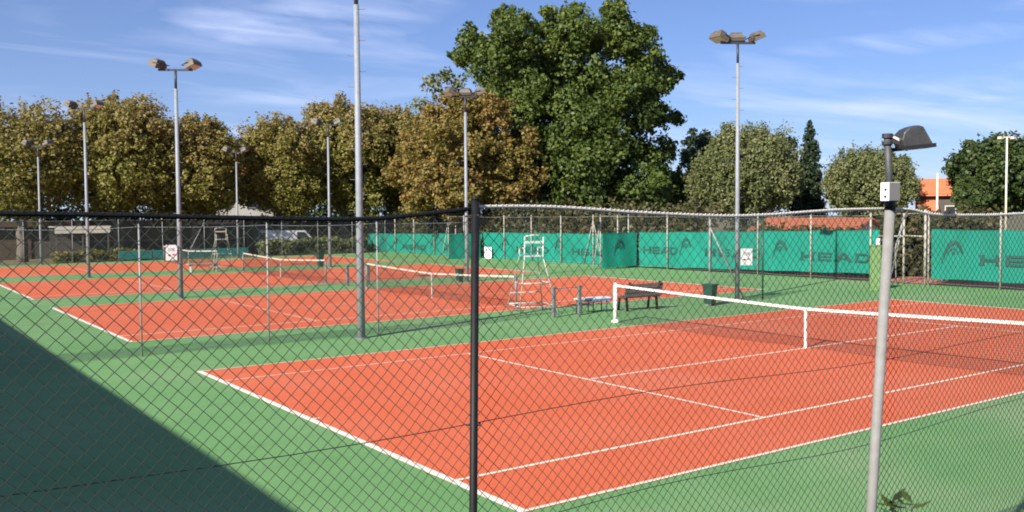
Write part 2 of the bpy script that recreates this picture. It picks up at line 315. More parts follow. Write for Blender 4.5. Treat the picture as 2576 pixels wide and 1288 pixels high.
# ------------------------------------------------------------------ chain link
def chain_mesh(name, width, ztop, m, w=.0707, r=.0016, z0=.03):
    """interlocked zigzag wires; ztop(x) gives the height of the upper selvage"""
    nw = int(width/(w/2)); nz = int(round(3.1/(w/2))); i = np.arange(nw)[:, None]; b = np.arange(nz+1)[None, :]
    x = (i+((i+b) % 2))*w/2; u = b/nz+0*i
    zt = np.vectorize(ztop)(x[:, :1]) if callable(ztop) else ztop
    z = z0+(zt-z0)*u; y = np.where((i+b) % 2 == 0, -.0012, .0012)
    z = z+.004*np.sin(x*5.1+1)+.003*np.sin(x*13.7); y = y+.006*np.sin(x*2.3)*np.sin(z*2.9)
    x = x+.005*np.sin(z*3.7+x*1.9)+.003*np.sin(z*9+x*4)
    P = np.stack([x, y+0*x, z], -1)
    off = np.array([(r, 0, 0), (0, r, 0), (-r, 0, 0), (0, -r, 0)])
    V = (P[:, :, None, :]+off[None, None]).reshape(-1, 3)
    ii, bb, kk = np.meshgrid(np.arange(nw), np.arange(nz), np.arange(4), indexing='ij')
    base = lambda b_, k_: (ii*(nz+1)+b_)*4+k_
    Q = np.stack([base(bb, kk), base(bb, (kk+1) % 4), base(bb+1, (kk+1) % 4), base(bb+1, kk)], -1).reshape(-1, 4)
    return bigmesh(name, V, Q, m)

# near fence, beside the lens: stands on the soil strip edge, y = -4.5
FY = -4.5; K = .80
left_top = [(-260, 535), (0, 537), (300, 541), (600, 548), (900, 551), (1050, 540), (1190, 524)]
right_top = [(1198, 520), (1300, 519), (1400, 521), (1500, 527), (1600, 534), (1750, 541), (1850, 543), (1950, 539), (2100, 528), (2228, 525), (2290, 527), (2350, 539), (2450, 541), (2576, 537)]
cl = [on(a, b, 1, FY) for a, b in left_top]; cr = [on(a, b, 1, FY) for a, b in right_top]+[Vector((4.2, FY, 3.13)), Vector((6, FY, 3.1))]
xs = [p.x for p in cl]+[p.x for p in cr]; zs = [p.z for p in cl]+[p.z for p in cr]
ztop = lambda x: float(np.interp(x, xs, zs))
X0 = -7.0; pt_x = cr[0].x
nf = thing('chain_link_fence', (X0, FY, 0), 'dark chain link fence with a black post and sagging wires, by the leaning floodlight post', 'fence')
fm = link('wire_mesh', chain_mesh('wire_mesh', 12.6, lambda x: ztop(x+X0), M['mesh_dark'], w=.0566, r=.0019), nf); fm['kind'] = 'stuff'
def smooth_line(pts, n=6):
    pts = [Vector(p) for p in pts]; o = []
    for i in range(len(pts)-1):
        p0, p1, p2, p3 = pts[max(i-1, 0)], pts[i], pts[i+1], pts[min(i+2, len(pts)-1)]
        for k in range(n):
            t = k/n
            o.append(.5*((2*p1)+(p2-p0)*t+(2*p0-5*p1+4*p2-p3)*t*t+(3*p1-p0-3*p2+p3)*t**3))
    return o+[pts[-1]]
OFF = Vector((X0, FY, 0))
def lo(pts): return [Vector(p)-OFF for p in pts]
MB().tube(lo(smooth_line(cl)), .0095, 6).build('top_wire', M['black_coat'], nf, True)['label'] = 'black coated top wire'
MB().tube(lo(smooth_line(cr)), .0075, 6).build('top_wire', M['wire_light'], nf, True)['label'] = 'pale galvanised top wire'
rnd = random.Random(3)
for xa, xb, mm_ in ((xs[0], pt_x, 'mesh_dark'), (pt_x, 5.4, 'wire_light')):   # twisted selvage ends of the mesh on the top wire
    b = MB(); x = xa
    while x < xb:
        z = ztop(x); b.tube([(x-X0-.004, .010, z-.016), (x-X0+.010+rnd.uniform(-.004, .004), -.008, z+.0075)], .0028, 4); x += .0283
    b.build('selvage_twists', M[mm_], nf)['kind'] = 'stuff'
for zz, sag in ((2.23, .03), (1.76, .05)):
    pts = [(x, FY+.003, zz+sag*.5*math.sin(x*1.9)-.01*math.cos(x*.7)) for x in np.arange(-7, 5.6, .3)]
    MB().tube(lo(pts), .0019, 6).build('tension_wire', M['mesh_dark'], nf, True)
pb, pt = on(1190.5, 1288, 1, FY-.03), on(1196, 503, 1, FY-.03)
d = (pt-pb)/(pt.z-pb.z); p0 = pb-d*pb.z
bl = MB().tube(lo([p0, p0+d*pt.z]), .0165, 14).tube(lo([p0+d*pt.z, p0+d*(pt.z+.012)]), [.0185, .014], 14).build('post', M['black_coat'], nf, True); bl['label'] = 'black coated round post'
MB().box(Vector((p0.x, FY, -.05))-OFF, (.3, .3, .14)).build('post_footing', M['concrete'], nf)
for xx in (-6.9, 5.5):
    MB().tube([(xx-X0, .03, 0), (xx-X0, .03, 3.15)], .021, 12).build('post', M['galv'], nf, True)
for zz in (2.23, 3.08):                     # clips holding the wires to the post
    MB().tube([(pt.x-X0-.03, .0, zz), (pt.x-X0, -.05, zz+.004), (pt.x-X0+.03, .0, zz)], .004, 6).build('wire_clip', M['black_coat'], nf)

# leaning grey post with small floodlight and switch box
Y2 = FY-.05
a, c = on(2190, 1288, 1, Y2), on(2239.5, 512, 1, Y2); d = (c-a)/(c.z-a.z); q0 = a-d*a.z
lp = thing('floodlight_post', q0, 'leaning grey fence post carrying a small black floodlight and a white switch box', 'lamp post')
top = on(2232, 343, 1, Y2)
MB().tube([Vector((0, 0, -.1)), c-q0], .029, 16).build('post', M['post_grey'], lp, True)
MB().tube([c-q0-d*.005, top-q0], .0195, 14).build('extension_pipe', M['pipe'], lp, True)
MB().tube([c-q0-d*.04, c-q0+d*.026], .0315, 14).build('black_tape', M['tape_black'], lp, True)
toc = (CAM-c); rzb = math.atan2(toc.y, toc.x)+R(90)
bc = on(2239, 482, 1, Y2-.045)-q0
Mx = Matrix.Rotation(rzb-R(48), 3, 'Z')
bx = MB().box(bc, (.068, .075, .104), m=Mx).build('switch_box', M['box_white'], lp)
bxs = MB().box(bc+Mx@Vector((.0355, 0, 0)), (.004, .073, .100), m=Mx).build('box_shade_side', M['box_shade'], bx)  # thin grey plate paints this white face as if shaded
for k, (hx, hz) in enumerate(((.008, .012), (.006, -.028))):
    MB().box(bc+Mx@Vector((hx, -.039, hz)), (.016, .004, .012), m=Mx).build('socket_slot', M['sign_black'], bx)
tq = top-q0
MB().tube([tq+Vector((0, 0, -.047)), tq+Vector((0, 0, -.03))], .029, 12).build('clamp', M['lamp_dark'], lp)
MB().tube([tq+Vector((0, 0, -.01)), tq+Vector((0, 0, .015))], .029, 12).build('clamp', M['lamp_dark'], lp)
# lamp head hangs out to the picture's right: along +x of the fence
e1 = (rt2-Vector((0, 0, rt2.z))).normalized(); e2 = Vector((-e1.y, e1.x, 0))
def hp(s_, dpt, z_): return tq+(e1*s_+e2*dpt+Vector((0, 0, z_)))*K
MB().bar(hp(.02, 0, .005), hp(.10, 0, -.03), .03, .022).bar(hp(.02, 0, -.03), hp(.095, 0, -.055), .03, .02).build('bracket', M['lamp_dark'], lp)
MB().bar(hp(.035, -.022, -.006), hp(.085, -.022, -.032), .006, .014).build('bracket_bolt', M['wire_light'], lp)
prof = [(.085, .02), (.12, .055), (.19, .07), (.225, .062), (.295, -.06), (.28, -.075), (.17, -.098), (.092, -.092), (.072, -.03)]
front = [hp(s_, -.085, z_) for s_, z_ in prof]; mid_ = [hp(.1+(s_-.1)*.96, 0, z_*1.0+.006) for s_, z_ in prof]; back = [hp(s_, .085, z_) for s_, z_ in prof]
k = len(prof); fs = [tuple(range(k))[::-1], tuple(range(2*k, 3*k))]
fs += [(r_*k+i, r_*k+(i+1) % k, (r_+1)*k+(i+1) % k, (r_+1)*k+i) for r_ in (0, 1) for i in range(k)]
hd = MB().add(front+mid_+back, fs).build('lamp_housing', M['lamp_black'], lp)
bv = hd.modifiers.new('bevel', 'BEVEL'); bv.width = .008; bv.segments = 2
MB().add([hp(.10, -.075, -.101), hp(.27, -.075, -.086), hp(.27, .075, -.086), hp(.10, .075, -.101)], [(0, 1, 2, 3)]).build('lamp_glass', M['lamp_glass'], hd)
MB().bar(hp(.068, -.09, -.092), hp(.31, -.09, -.070), .012, .022).bar(hp(.068, .09, -.092), hp(.31, .09, -.070), .012, .022).bar(hp(.305, -.09, -.070), hp(.305, .09, -.070), .012, .022).build('lamp_rim', M['tape_black'], hd)

# ------------------------------------------------------------------ fences round the courts
PANEL = chain_mesh('wire_mesh', 3.0, 2.84, M['mesh_grey'], r=.0015)
PANEL_D = chain_mesh('wire_mesh', 3.0, 2.84, M['mesh_dark'], r=.0019)
POST = MB().tube([(0, 0, -.1), (0, 0, 2.9)], .020, 10).tube([(0, 0, 2.9), (0, 0, 2.925)], [.026, .012], 10).mesh('post', M['galv_post'], True)
POST_P = MB().tube([(0, 0, -.1), (0, 0, 2.95)], .036, 10).tube([(0, 0, 2.95), (0, 0, 2.975)], [.038, .015], 10).mesh('post', M['post_pale'], True)
POST_G = MB().tube([(0, 0, -.1), (0, 0, 2.85)], .03, 10).mesh('post', M['bin'], True)
def fence(p0, p1, label, post, panel, braces=(), name='chain_link_fence', wire='galv', skip=(), last=None, wires=(.12, 1.45, 2.86)):
    p0, p1 = Vector(p0), Vector(p1); dv = p1-p0; n = max(1, round(dv.length/3)); sp = dv.length/n; rz = math.atan2(dv.y, dv.x)
    t = thing(name, p0, label, 'fence', rz=rz)
    for i in range(n+1):
        o = link('post', last if (last and i == n) else post, t); o.location = (i*sp, 0, 0); o.rotation_euler.z = i*.7
        if i < n and i not in skip:
            o = link('wire_mesh', panel, t); o.location = (i*sp, .035, 0); o.scale.x = sp/3.0; o['kind'] = 'stuff'
    for z in wires:
        pts = []
        for i in range(n):
            if i in skip: continue
            sg = .02+.03*((i*7) % 5)/5
            pts += [(i*sp+sp*u, .035, z-sg*4*u*(1-u)) for u in np.linspace(0, 1, 5)[:-1]]
        pts.append((n*sp, .035, z))
        MB().tube(pts, .005 if z < 2 else .008, 5).build('tension_wire', M[wire], t, True)
    for i, s_ in braces:
        MB().tube([(i*sp, 0, 2.6), (i*sp+s_, -.02, 0)], .024, 8).build('brace', post.materials[0], t, True)
    return t
fence((-9.1, 13.75, 0), (8.35, 13.75, 0), 'grey chain link fence on the strip by the stout mast with climbing pegs', POST, PANEL_D)
fence((17.75, 13.75, 0), (20.45, 13.75, 0), 'short braced chain link panel with a dark green end post, beside the green bin', POST, PANEL_D, [(0, 1.75)], last=POST_G)
fence((-8, 60.6, 0), (30.3, 60.6, 0), 'chain link fence in front of the row of chestnut trees', POST, PANEL, [(2, 1.4), (8, -1.4)])
BX = 30.3
fence((BX, 65.0, 0), (BX, 16.05, 0), 'pale post chain link fence behind the long teal windbreaks, left of the gate', POST_P, PANEL, [(10, -.9), (10, .9)], wire='post_pale', wires=(.12, 2.86))
fence((BX, 13.4, 0), (BX, -7, 0), 'pale post chain link fence carrying the teal windbreak beside the gate', POST_P, PANEL, wire='post_pale', wires=(.12, 2.86))
for o in [q for q in scene.collection.objects if q.get('label', '').startswith('pale post chain link fence behind')]:
    o['label'] = 'long pale post chain link fence behind three courts, hung with several teal windbreaks'
# gate between the two stretches
gt = thing('gate', (BX, 14.75, 0), 'open metal gate frame with diagonal brace between two teal windbreaks', 'gate', rz=R(90))
MB().tube([(-.25, 0, -.1), (-.25, 0, 2.95)], .045, 10).build('gate_post', M['post_pale'], gt, True)
MB().tube([(-1.2, 0, -.1), (-1.2, 0, 3.1)], .05, 10).build('gate_post', M['post_pale'], gt, True)
MB().tube([(-1.2, 0, 2.0), (-.25, 0, 2.02)], .03, 8).build('cross_bar', M['post_pale'], gt, True)
MB().tube([(-.25, 0, 2.0), (.95, 0, 1.98)], .03, 8).build('cross_bar', M['post_pale'], gt, True)
MB().tube([(-.27, -.05, 2.9), (.75, -.6, 0)], .032, 8).build('brace', M['post_pale'], gt, True)
MB().tube([(-.3, .05, 2.9), (.1, .05, 1.5), (.05, .05, 0)], .028, 8).build('brace', M['galv'], gt, True)
MB().tube([(1.3, 0, -.1), (1.3, 0, 2.95)], .045, 10).build('gate_post', M['post_pale'], gt, True)
MB().tube([(-1.2, 0, 2.95), (1.3, 0, 2.9)], .012, 6).build('tension_wire', M['post_pale'], gt, True)
MB().box((.95, -.03, 1.75), (.16, .05, .26)).build('notice', M['sign'], gt)

# ------------------------------------------------------------------ windbreak banners with lettering
def banner(p0, p1, z0, z1, label, group=None, seed=1, prints=(), zl=None):
    """p0 -> p1 as read from the courts (left end first); z0/z1 lower and upper edge, pairs for the two ends"""
    rn = random.Random(seed); p0, p1 = Vector((*p0, 0)), Vector((*p1, 0)); dv = p1-p0; ln = dv.length; rz = math.atan2(dv.y, dv.x)
    t = thing('windbreak', p0, label, 'windbreak', group, rz)
    nx, nz = max(8, int(ln/.22)), 12; ph = [rn.uniform(0, 6) for _ in range(6)]
    def disp(x, u): return .032*math.sin(x*2.1+ph[0])*math.sin(3*u+ph[1])+.02*math.sin(x*5.3+ph[2]+u*2)+.012*math.sin(x*11+ph[3]+3*u)
    def zz(x, u):
        f = x/ln; a = z0[0]*(1-f)+z0[1]*f; b_ = z1[0]*(1-f)+z1[1]*f; sc = abs(math.sin(x*math.pi/3))
        return a+(b_-a)*u+(-.035*(1-sc) if u < .5 else .03*(1-sc))*abs(2*u-1)
    V = []
    for sd in (0, 1):
        for i in range(nx+1):
            for j in range(nz+1):
                x = ln*i/nx; u = j/nz; V.append((x, disp(x, u)+(.006 if sd else 0), zz(x, u)))
    st = (nx+1)*(nz+1); Q = []
    for i in range(nx):
        for j in range(nz):
            a = i*(nz+1)+j; Q.append((a, a+nz+1, a+nz+2, a+1)); a += st; Q.append((a, a+1, a+nz+2, a+nz+1))
    fb = MB().add(V, Q).build('fabric', M['banner'], t, True)
    for e_ in (0, 1):
        MB().tube([(ln*i/nx, disp(ln*i/nx, e_)-.004, zz(ln*i/nx, e_)) for i in range(nx+1)], .012, 5).build('hem', M['banner'], t, True)
    for kind, x0, wd, zc, hg in prints:
        polys = LOGO if kind == 'logo' else WORD
        b = MB()
        for poly in polys:
            pl = [(x0+px*wd, zc+(py-.5)*hg) for px, py in poly]
            uu = [(z-zz(x, 0))/(zz(x, 1)-zz(x, 0)) for x, z in pl]; fr = [(x, disp(x, u)-.034, z) for (x, z), u in zip(pl, uu)]; bk = [(x, y_+.008, z) for x, y_, z in fr]; k = len(pl)
            b.add(fr+bk, [tuple(range(k)), tuple(range(k, 2*k))[::-1]]+[(i, (i+1) % k, k+(i+1) % k, k+i) for i in range(k)])
        b.build('emblem' if kind == 'logo' else 'lettering', M['print'], fb)
    return t
# block letters H E A D on a unit word box (x 0..1), convex pieces
WORD = [[(.0, 0), (.06, 0), (.045, .5), (.06, 1), (.0, 1), (.018, .5)], [(.045, .36), (.175, .36), (.175, .64), (.045, .64)],
        [(.16, 0), (.22, 0), (.205, .5), (.22, 1), (.16, 1), (.175, .5)],
        [(.27, 0), (.31, 0), (.31, 1), (.27, 1)], [(.31, 0), (.47, 0), (.47, .24), (.31, .24)], [(.31, .4), (.46, .4), (.46, .6), (.31, .6)], [(.31, .77), (.47, .77), (.47, 1), (.31, 1)],
        [(.50, 0), (.56, 0), (.655, 1), (.59, 1)], [(.76, 0), (.70, 0), (.60, 1), (.665, 1)], [(.56, .22), (.71, .22), (.69, .42), (.585, .42)],
        [(.79, 0), (.83, 0), (.83, 1), (.79, 1)], [(.83, 0), (.94, 0), (.965, .22), (.83, .22)], [(.83, .78), (.965, .78), (.94, 1), (.83, 1)], [(.94, 0), (1, .28), (1, .72), (.94, 1), (.955, .7), (.955, .3)]]
def stroke(pts, ws):
    o = []
    for i in range(len(pts)-1):
        (x0, y0), (x1, y1) = pts[i], pts[i+1]; dx_, dy_ = x1-x0, y1-y0; l_ = math.hypot(dx_, dy_); nx_, ny_ = -dy_/l_, dx_/l_
        o.append([(x0-nx_*ws[i], y0-ny_*ws[i]), (x1-nx_*ws[i+1], y1-ny_*ws[i+1]), (x1+nx_*ws[i+1], y1+ny_*ws[i+1]), (x0+nx_*ws[i], y0+ny_*ws[i])])
    return o
LOGO = stroke([(0, -.05), (.10, .22), (.20, .48), (.30, .72), (.42, .88), (.56, .94), (.70, .88), (.82, .72), (.90, .55), (.93, .45)], [.008, .03, .045, .065, .085, .095, .09, .08, .065, .05])
LOGO += stroke([(.28, .34), (.38, .56), (.54, .66), (.68, .56), (.76, .42)], [.01, .025, .03, .025, .012]) + [[(.46, .40), (.62, .40), (.60, .52), (.50, .52)]]
# x along a banner is measured from its left end, i.e. from the larger y
def pr(y, yl): return y
BB = BX+.10
def zx(vx, vy, x=None): return on(vx, vy, 0, BB if x is None else x).z
def lay(yl, items, z0, z1, s=1.0):
    o = []; zl, zw = z0+(z1-z0)*.57, z0+(z1-z0)*.42
    for lg, wa, wb in items:
        if lg is not None: o.append(('logo', yl-lg-.45, .95*s, zl, .92*s))
        if wa is not None: o.append(('word', yl-wa, wa-wb, zw, .43*s))
    return o
def edge_banner(ya, yb, L4, label, seed, items, s):
    if ya is None: ya = on(L4[0][0], 600, 0, BB).y
    if yb is None: yb = on(L4[1][0], 600, 0, BB).y
    (xa, ta, ba), (xb, tb, bb) = L4; z0, z1 = (zx(xa, ba), zx(xb, bb)), (zx(xa, ta), zx(xb, tb))
    banner((BB, ya), (BB, yb), z0, z1, label, seed=seed, prints=lay(ya, items, sum(z0)/2, sum(z1)/2, s))
edge_banner(None, -3.5, ((2343, 578, 699), (2800, 590, 724)), 'teal windbreak hung on the fence beside the gate, bearing one large emblem', 2, [(12.45, 11.35, 7.5), (4.2, 3.2, -.4)], .96)
edge_banner(30.55, None, ((1575, 585, 667), (2212, 580, 688)), 'long teal windbreak with repeated dark lettering, ending at the light green cabinet', 3, [(None, 30.2, 27.6), (27.0, 25.7, 22.1), (20.9, 19.75, 16.1)], .92)
edge_banner(46.2, 30.75, ((1205, 585, 654), (1490, 588, 662)), 'teal windbreak between the two dark projecting windbreak wings', 4, [(43.6, 42.3, 38.8), (37.8, 36.5, 33.1)], .9)
edge_banner(None, 46.4, ((925, 588, 640), (1180, 588, 652)), 'teal windbreak ending at the fence corner by the chestnut trees', 5, [(59, 57.8, 54.2), (53, 51.6, 48.2)], .85)
za, zb = zx(1500, 672, 28), zx(1500, 587, 28)
banner((27.7, 30.6), (BB-.2, 30.6), (za, za+.04), (zb, zb+.03), 'shaded teal windbreak wing standing out from the fence between the second and third courts', seed=6, prints=[('logo', .8, .8, za+(zb-za)*.6, .85)])
za, zb = zx(1115, 652, 28), zx(1115, 590, 28)
banner((27.6, 46.3), (BB-.2, 46.3), (za, za+.03), (zb, zb+.03), 'shaded teal windbreak wing standing out from the fence between the third and fourth courts', seed=7)
for yy in (30.6, 46.3):
    t = thing('wing_frame', (27.65, yy+.05, 0), 'pale posts and rail holding the windbreak wing beside court '+('two' if yy < 40 else 'four'), 'frame')
    t['label'] = 'pale post frame holding the projecting windbreak wing ' + ('between the second and third courts' if yy < 40 else 'between the third and fourth courts')
    for xx in (0, 1.25):
        o = link('post', POST_P, t); o.location = (xx, .04, 0)
    MB().tube([(0, .04, 2.9), (2.55, .04, 2.88)], .012, 6).build('rail', M['post_pale'], t, True)
    MB().tube([(.05, .04, 2.85), (-.55, .05, 0)], .025, 8).build('brace', M['post_pale'], t, True)
tl = thing('low_windbreak', (9.6, 60.3, 0), 'low teal board strip at the foot of the fence beyond the far net', 'windbreak')
for k in range(4):
    MB().box((k*2.3+1.1, 0, .42), (2.2, .03, .6)).build('board', M['teal_board'], tl)
    MB().box((k*2.3, .03, .40), (.05, .05, .8)).build('stake', M['galv_dark'], tl)

# ------------------------------------------------------------------ nets
def net(x, y0, y1, label, post_mat='grey_post', post_r=.04, white=False, cord=.0019):
    t = thing('tennis_net', (x, y0, 0), label, 'net', rz=R(90)); ln = y1-y0
    def zt(s): return 1.07-.156*(1-abs(2*s/ln-1)**1.15)
    nxv = int(ln/.045); b_v = []; b_f = []; k = 0
    V = []; Q = []
    def seg(a, b_, r):
        nonlocal k
        d_ = np.subtract(b_, a); o1 = np.array((0, r, 0)); o2 = np.array((r, 0, 0)) if abs(d_[2]) > abs(d_[0]) else np.array((0, 0, r))
        for p in (a, b_):
            for q in (o1, o2, -o1, -o2): V.append(np.array(p)+q)
        for j in range(4): Q.append((k+j, k+(j+1) % 4, k+4+(j+1) % 4, k+4+j))
        k += 8
    def zb(s): return .03+.02*math.sin(s*1.3)
    def bl(s, u): return .05*math.sin(u*math.pi)*math.sin(s*.9+1)
    for i in range(1, nxv):
        s = ln*i/nxv
        for u0, u1 in ((0, .34), (.34, .67), (.67, 1)):
            seg((s, bl(s, u0), zb(s)+(zt(s)-zb(s))*u0), (s, bl(s, u1), zb(s)+(zt(s)-zb(s))*u1), cord)
    for j in range(22):
        u = j/22
        for i in range(0, 40):
            s0, s1 = ln*i/40, ln*(i+1)/40
            seg((s0, bl(s0, u), zb(s0)+(zt(s0)-zb(s0))*u), (s1, bl(s1, u), zb(s1)+(zt(s1)-zb(s1))*u), cord*(1.9 if j == 0 else 1))
    m_ = link('netting', bigmesh('netting', np.array(V), np.array(Q), M['net']), t); m_['kind'] = 'stuff'
    b = MB(); n = 40; pr_ = []
    for i in range(n+1):
        s = ln*i/n; z = zt(s); pr_.append([(s, -.012, z-.055), (s, -.014, z+.004), (s, .014, z+.004), (s, .012, z-.055)])
    V2 = [p for r_ in pr_ for p in r_]
    b.add(V2, [(i*4+j, i*4+(j+1) % 4, i*4+4+(j+1) % 4, i*4+4+j) for i in range(n) for j in range(4)]+[(3, 2, 1, 0), (n*4, n*4+1, n*4+2, n*4+3)])
    b.build('top_tape', M['tape' if post_mat == 'white_paint' else 'tape_dull'], t)
    b = MB().box((ln/2, -.016, .46), (.05, .004, .91)).box((ln/2, .016, .46), (.05, .004, .91)).box((ln/2, 0, .012), (.07, .05, .02))
    b.build('centre_strap', M['tape' if post_mat == 'white_paint' else 'tape_dull'], t)
    for s in (-.07, ln+.07):
        p = MB().tube([(s, 0, -.02), (s, 0, 1.10)], post_r, 14).tube([(s, 0, 1.10), (s, 0, 1.125)], [post_r*1.08, post_r*.6], 14).build('net_post', M[post_mat], t, True)
        MB().tube([(s, 0, .0), (s, 0, .05), (s, 0, .09)], [post_r*2.1, post_r*2.0, post_r*1.2], 14).build('base_plate', M[post_mat], p, True)
        MB().box((s+(post_r+.03)*(1 if s < 0 else -1)*-1, 0, .78), (.05, .05, .12)).build('winder', M['galv_dark'], p)
    return t
net(11.885, -.82, 11.80, 'tennis net with white posts and white centre strap, before the brown bench', 'white_paint', .055)
net(11.95, 16.8, 27.3, 'tennis net with dull posts across the second court, behind the umpire chair')
net(11.9, 31.4, 42.0, 'tennis net across the third court, beyond the green strip with the bins')
net(11.9, 46.5, 57.6, 'tennis net on the court beside the row of chestnut trees')

# ------------------------------------------------------------------ floodlight masts
def lamp(parent, loc, aim, tilt, s=1.0):
    """box floodlight: tapered housing, glass, yoke; aim = heading of the glass"""
    h = bpy.data.objects.new('floodlight', None)
    b = MB(); f_ = [(-.30, -.05), (.30, -.05), (.30, .26), (-.30, .26)]
    W, H, D = .29*s, .20*s, .17*s
    v = [(-W, D, -H), (W, D, -H), (W, D, H), (-W, D, H), (-W*.92, .02, -H*1.0), (W*.92, .02, -H*1.0), (W*.92, .02, H), (-W*.92, .02, H), (-W*.62, -D*.75, -H*.55), (W*.62, -D*.75, -H*.55), (W*.62, -D*.75, H*.6), (-W*.62, -D*.75, H*.6)]
    q = [(0, 1, 2, 3), (11, 10, 9, 8)]
    for r_ in (0, 4): q += [(r_+j, r_+4+j, r_+4+(j+1) % 4, r_+(j+1) % 4) for j in range(4)]
    Mt = Matrix.Rotation(aim, 3, 'Z')@Matrix.Rotation(tilt, 3, 'X')
    T = lambda p: Mt@Vector(p)+Vector(loc)
    o = MB().add([T(p) for p in v], q).build('floodlight', M['lamp_tan'], parent)
    MB().add([T(p) for p in ((-W*.9, D+.004, -H*.88), (W*.9, D+.004, -H*.88), (W*.9, D+.004, H*.88), (-W*.9, D+.004, H*.88))], [(0, 1, 2, 3)]).build('glass', M['lamp_glass'], o)
    yk = MB()
    for sx in (-1, 1): yk.bar(T((sx*W*1.02, 0, 0)), T((sx*W*.9, -.02, -H*1.5)), .03, .02)
    yk.bar(T((-W*.92, -.02, -H*1.5)), T((W*.92, -.02, -H*1.5)), .035, .025).build('yoke', M['lamp_dark'], o)
    return o
def mast(x, y, h, lamps, label, r0=.085, pegs=True, sign=None, arm_dir=0., arm=.62, name='floodlight_mast'):
    t = thing(name, (x, y, 0), label, 'floodlight mast', 'floodlight masts between the courts')
    MB().tube([(0, 0, -.1), (0, 0, h*.4), (0, 0, h-.9)], [r0, r0*.86, r0*.66], 16).build('pole', M['galv'], t, True)
    MB().tube([(0, 0, h-.95), (0, 0, h-.18)], r0*.52, 12).build('spigot', M['lamp_dark'], t, True)
    MB().tube([(0, 0, 0), (0, 0, .03)], r0*1.9, 16).build('base_plate', M['galv_dark'], t)
    dx_, dy_ = math.cos(arm_dir), math.sin(arm_dir)
    MB().bar((-dx_*arm, -dy_*arm, h-.2), (dx_*arm, dy_*arm, h-.2), .07, .07).build('crossarm', M['lamp_dark'], t)
    for s_, side, aim, tilt in lamps:
        lamp(t, (dx_*arm*s_-dy_*side, dy_*arm*s_+dx_*side, h+.06), aim, tilt)
    if pegs:
        for k in range(int((h-3.6)/.38)):
            s_ = 1 if k % 2 else -1; z = 3.2+k*.38
            MB().tube([(dx_*r0*.6*s_, dy_*r0*.6*s_, z), (dx_*(r0+.11)*s_, dy_*(r0+.11)*s_, z), (dx_*(r0+.115)*s_, dy_*(r0+.115)*s_, z+.025)], .008, 5).build('climbing_peg', M['galv_dark'], t)
    if sign:
        sx, zc = sign; a = math.atan2(CAM.y-y, CAM.x-x)+R(90)+R(8)
        Ms = Matrix.Rotation(a, 3, 'Z'); W, H = .40, .58
        bd = MB().box(Ms@Vector((sx, -.11, 0))+Vector((0, 0, zc)), (W, .012, H), m=Ms).build('sign_board', M['sign'], t)
        def mark(u, v_, w_, h_, m_): MB().box(Ms@Vector((sx+u*W, -.1185, 0))+Vector((0, 0, zc+v_*H)), (w_*W, .004, h_*H), m=Ms).build('sign_print', M[m_], bd)
        for v_ in (.27, .19, .11): mark(.0, v_, .62, .035, 'sign_grey')
        mark(.16, .19, .14, .1, 'sign_grey')
        mark(-.17, -.17, .2, .11, 'sign_black'); mark(.19, -.13, .2, .11, 'sign_red')
        MB().box(Ms@Vector((sx*.4, -.1, 0))+Vector((0, 0, zc)), (.3, .02, .03), m=Ms).build('sign_bracket', M['galv_dark'], t)
    return t
T0 = R(-68)
ad = R(-30)
two = [(-1, 0, ad+R(60), T0), (1, 0, ad-R(110), T0)]
three = [(-1.05, 0, ad+R(115), T0), (.05, .22, ad-R(10), T0), (1.05, 0, ad-R(85), T0)]
mast(4.80, 13.42, 9.15, three, 'stout grey floodlight mast with climbing pegs standing by the first dividing fence, lamps high overhead', .10, arm_dir=ad)
mast(19.9, 14.42, 9.15, three, 'grey floodlight mast with three lamps and a white sign, beyond the dark green bin', .085, sign=(.30, far(1879, 646, 33.7).z), arm_dir=ad)
mast(4.60, 28.2, 8.75, two, 'grey floodlight mast with two lamps and a small sign, between the second and third courts', .095, sign=(-.32, far(437, 635, 37.3).z), arm_dir=ad)
mast(17.25, 27.9, 8.55, three, 'grey floodlight mast beside a dark bin, in front of the rust-brown chestnut', .09, arm_dir=ad)
mast(4.35, 43.4, 8.75, two, 'grey floodlight mast between the third and fourth courts, against a yellowing chestnut', .09, arm_dir=ad)
mast(17.6, 43.4, 8.55, two, 'grey floodlight mast with a green bin at its foot, between the third and fourth courts', .085, arm_dir=ad)
mast(4.65, 59.6, 7.9, two, 'dull floodlight mast by the far fence, almost lost against a sparse chestnut', .08, arm_dir=ad, pegs=False)
mast(17.7, 59.6, 7.9, two, 'dull floodlight mast by the far fence, in the gap between chestnuts before the pale house', .08, arm_dir=ad, pegs=False)

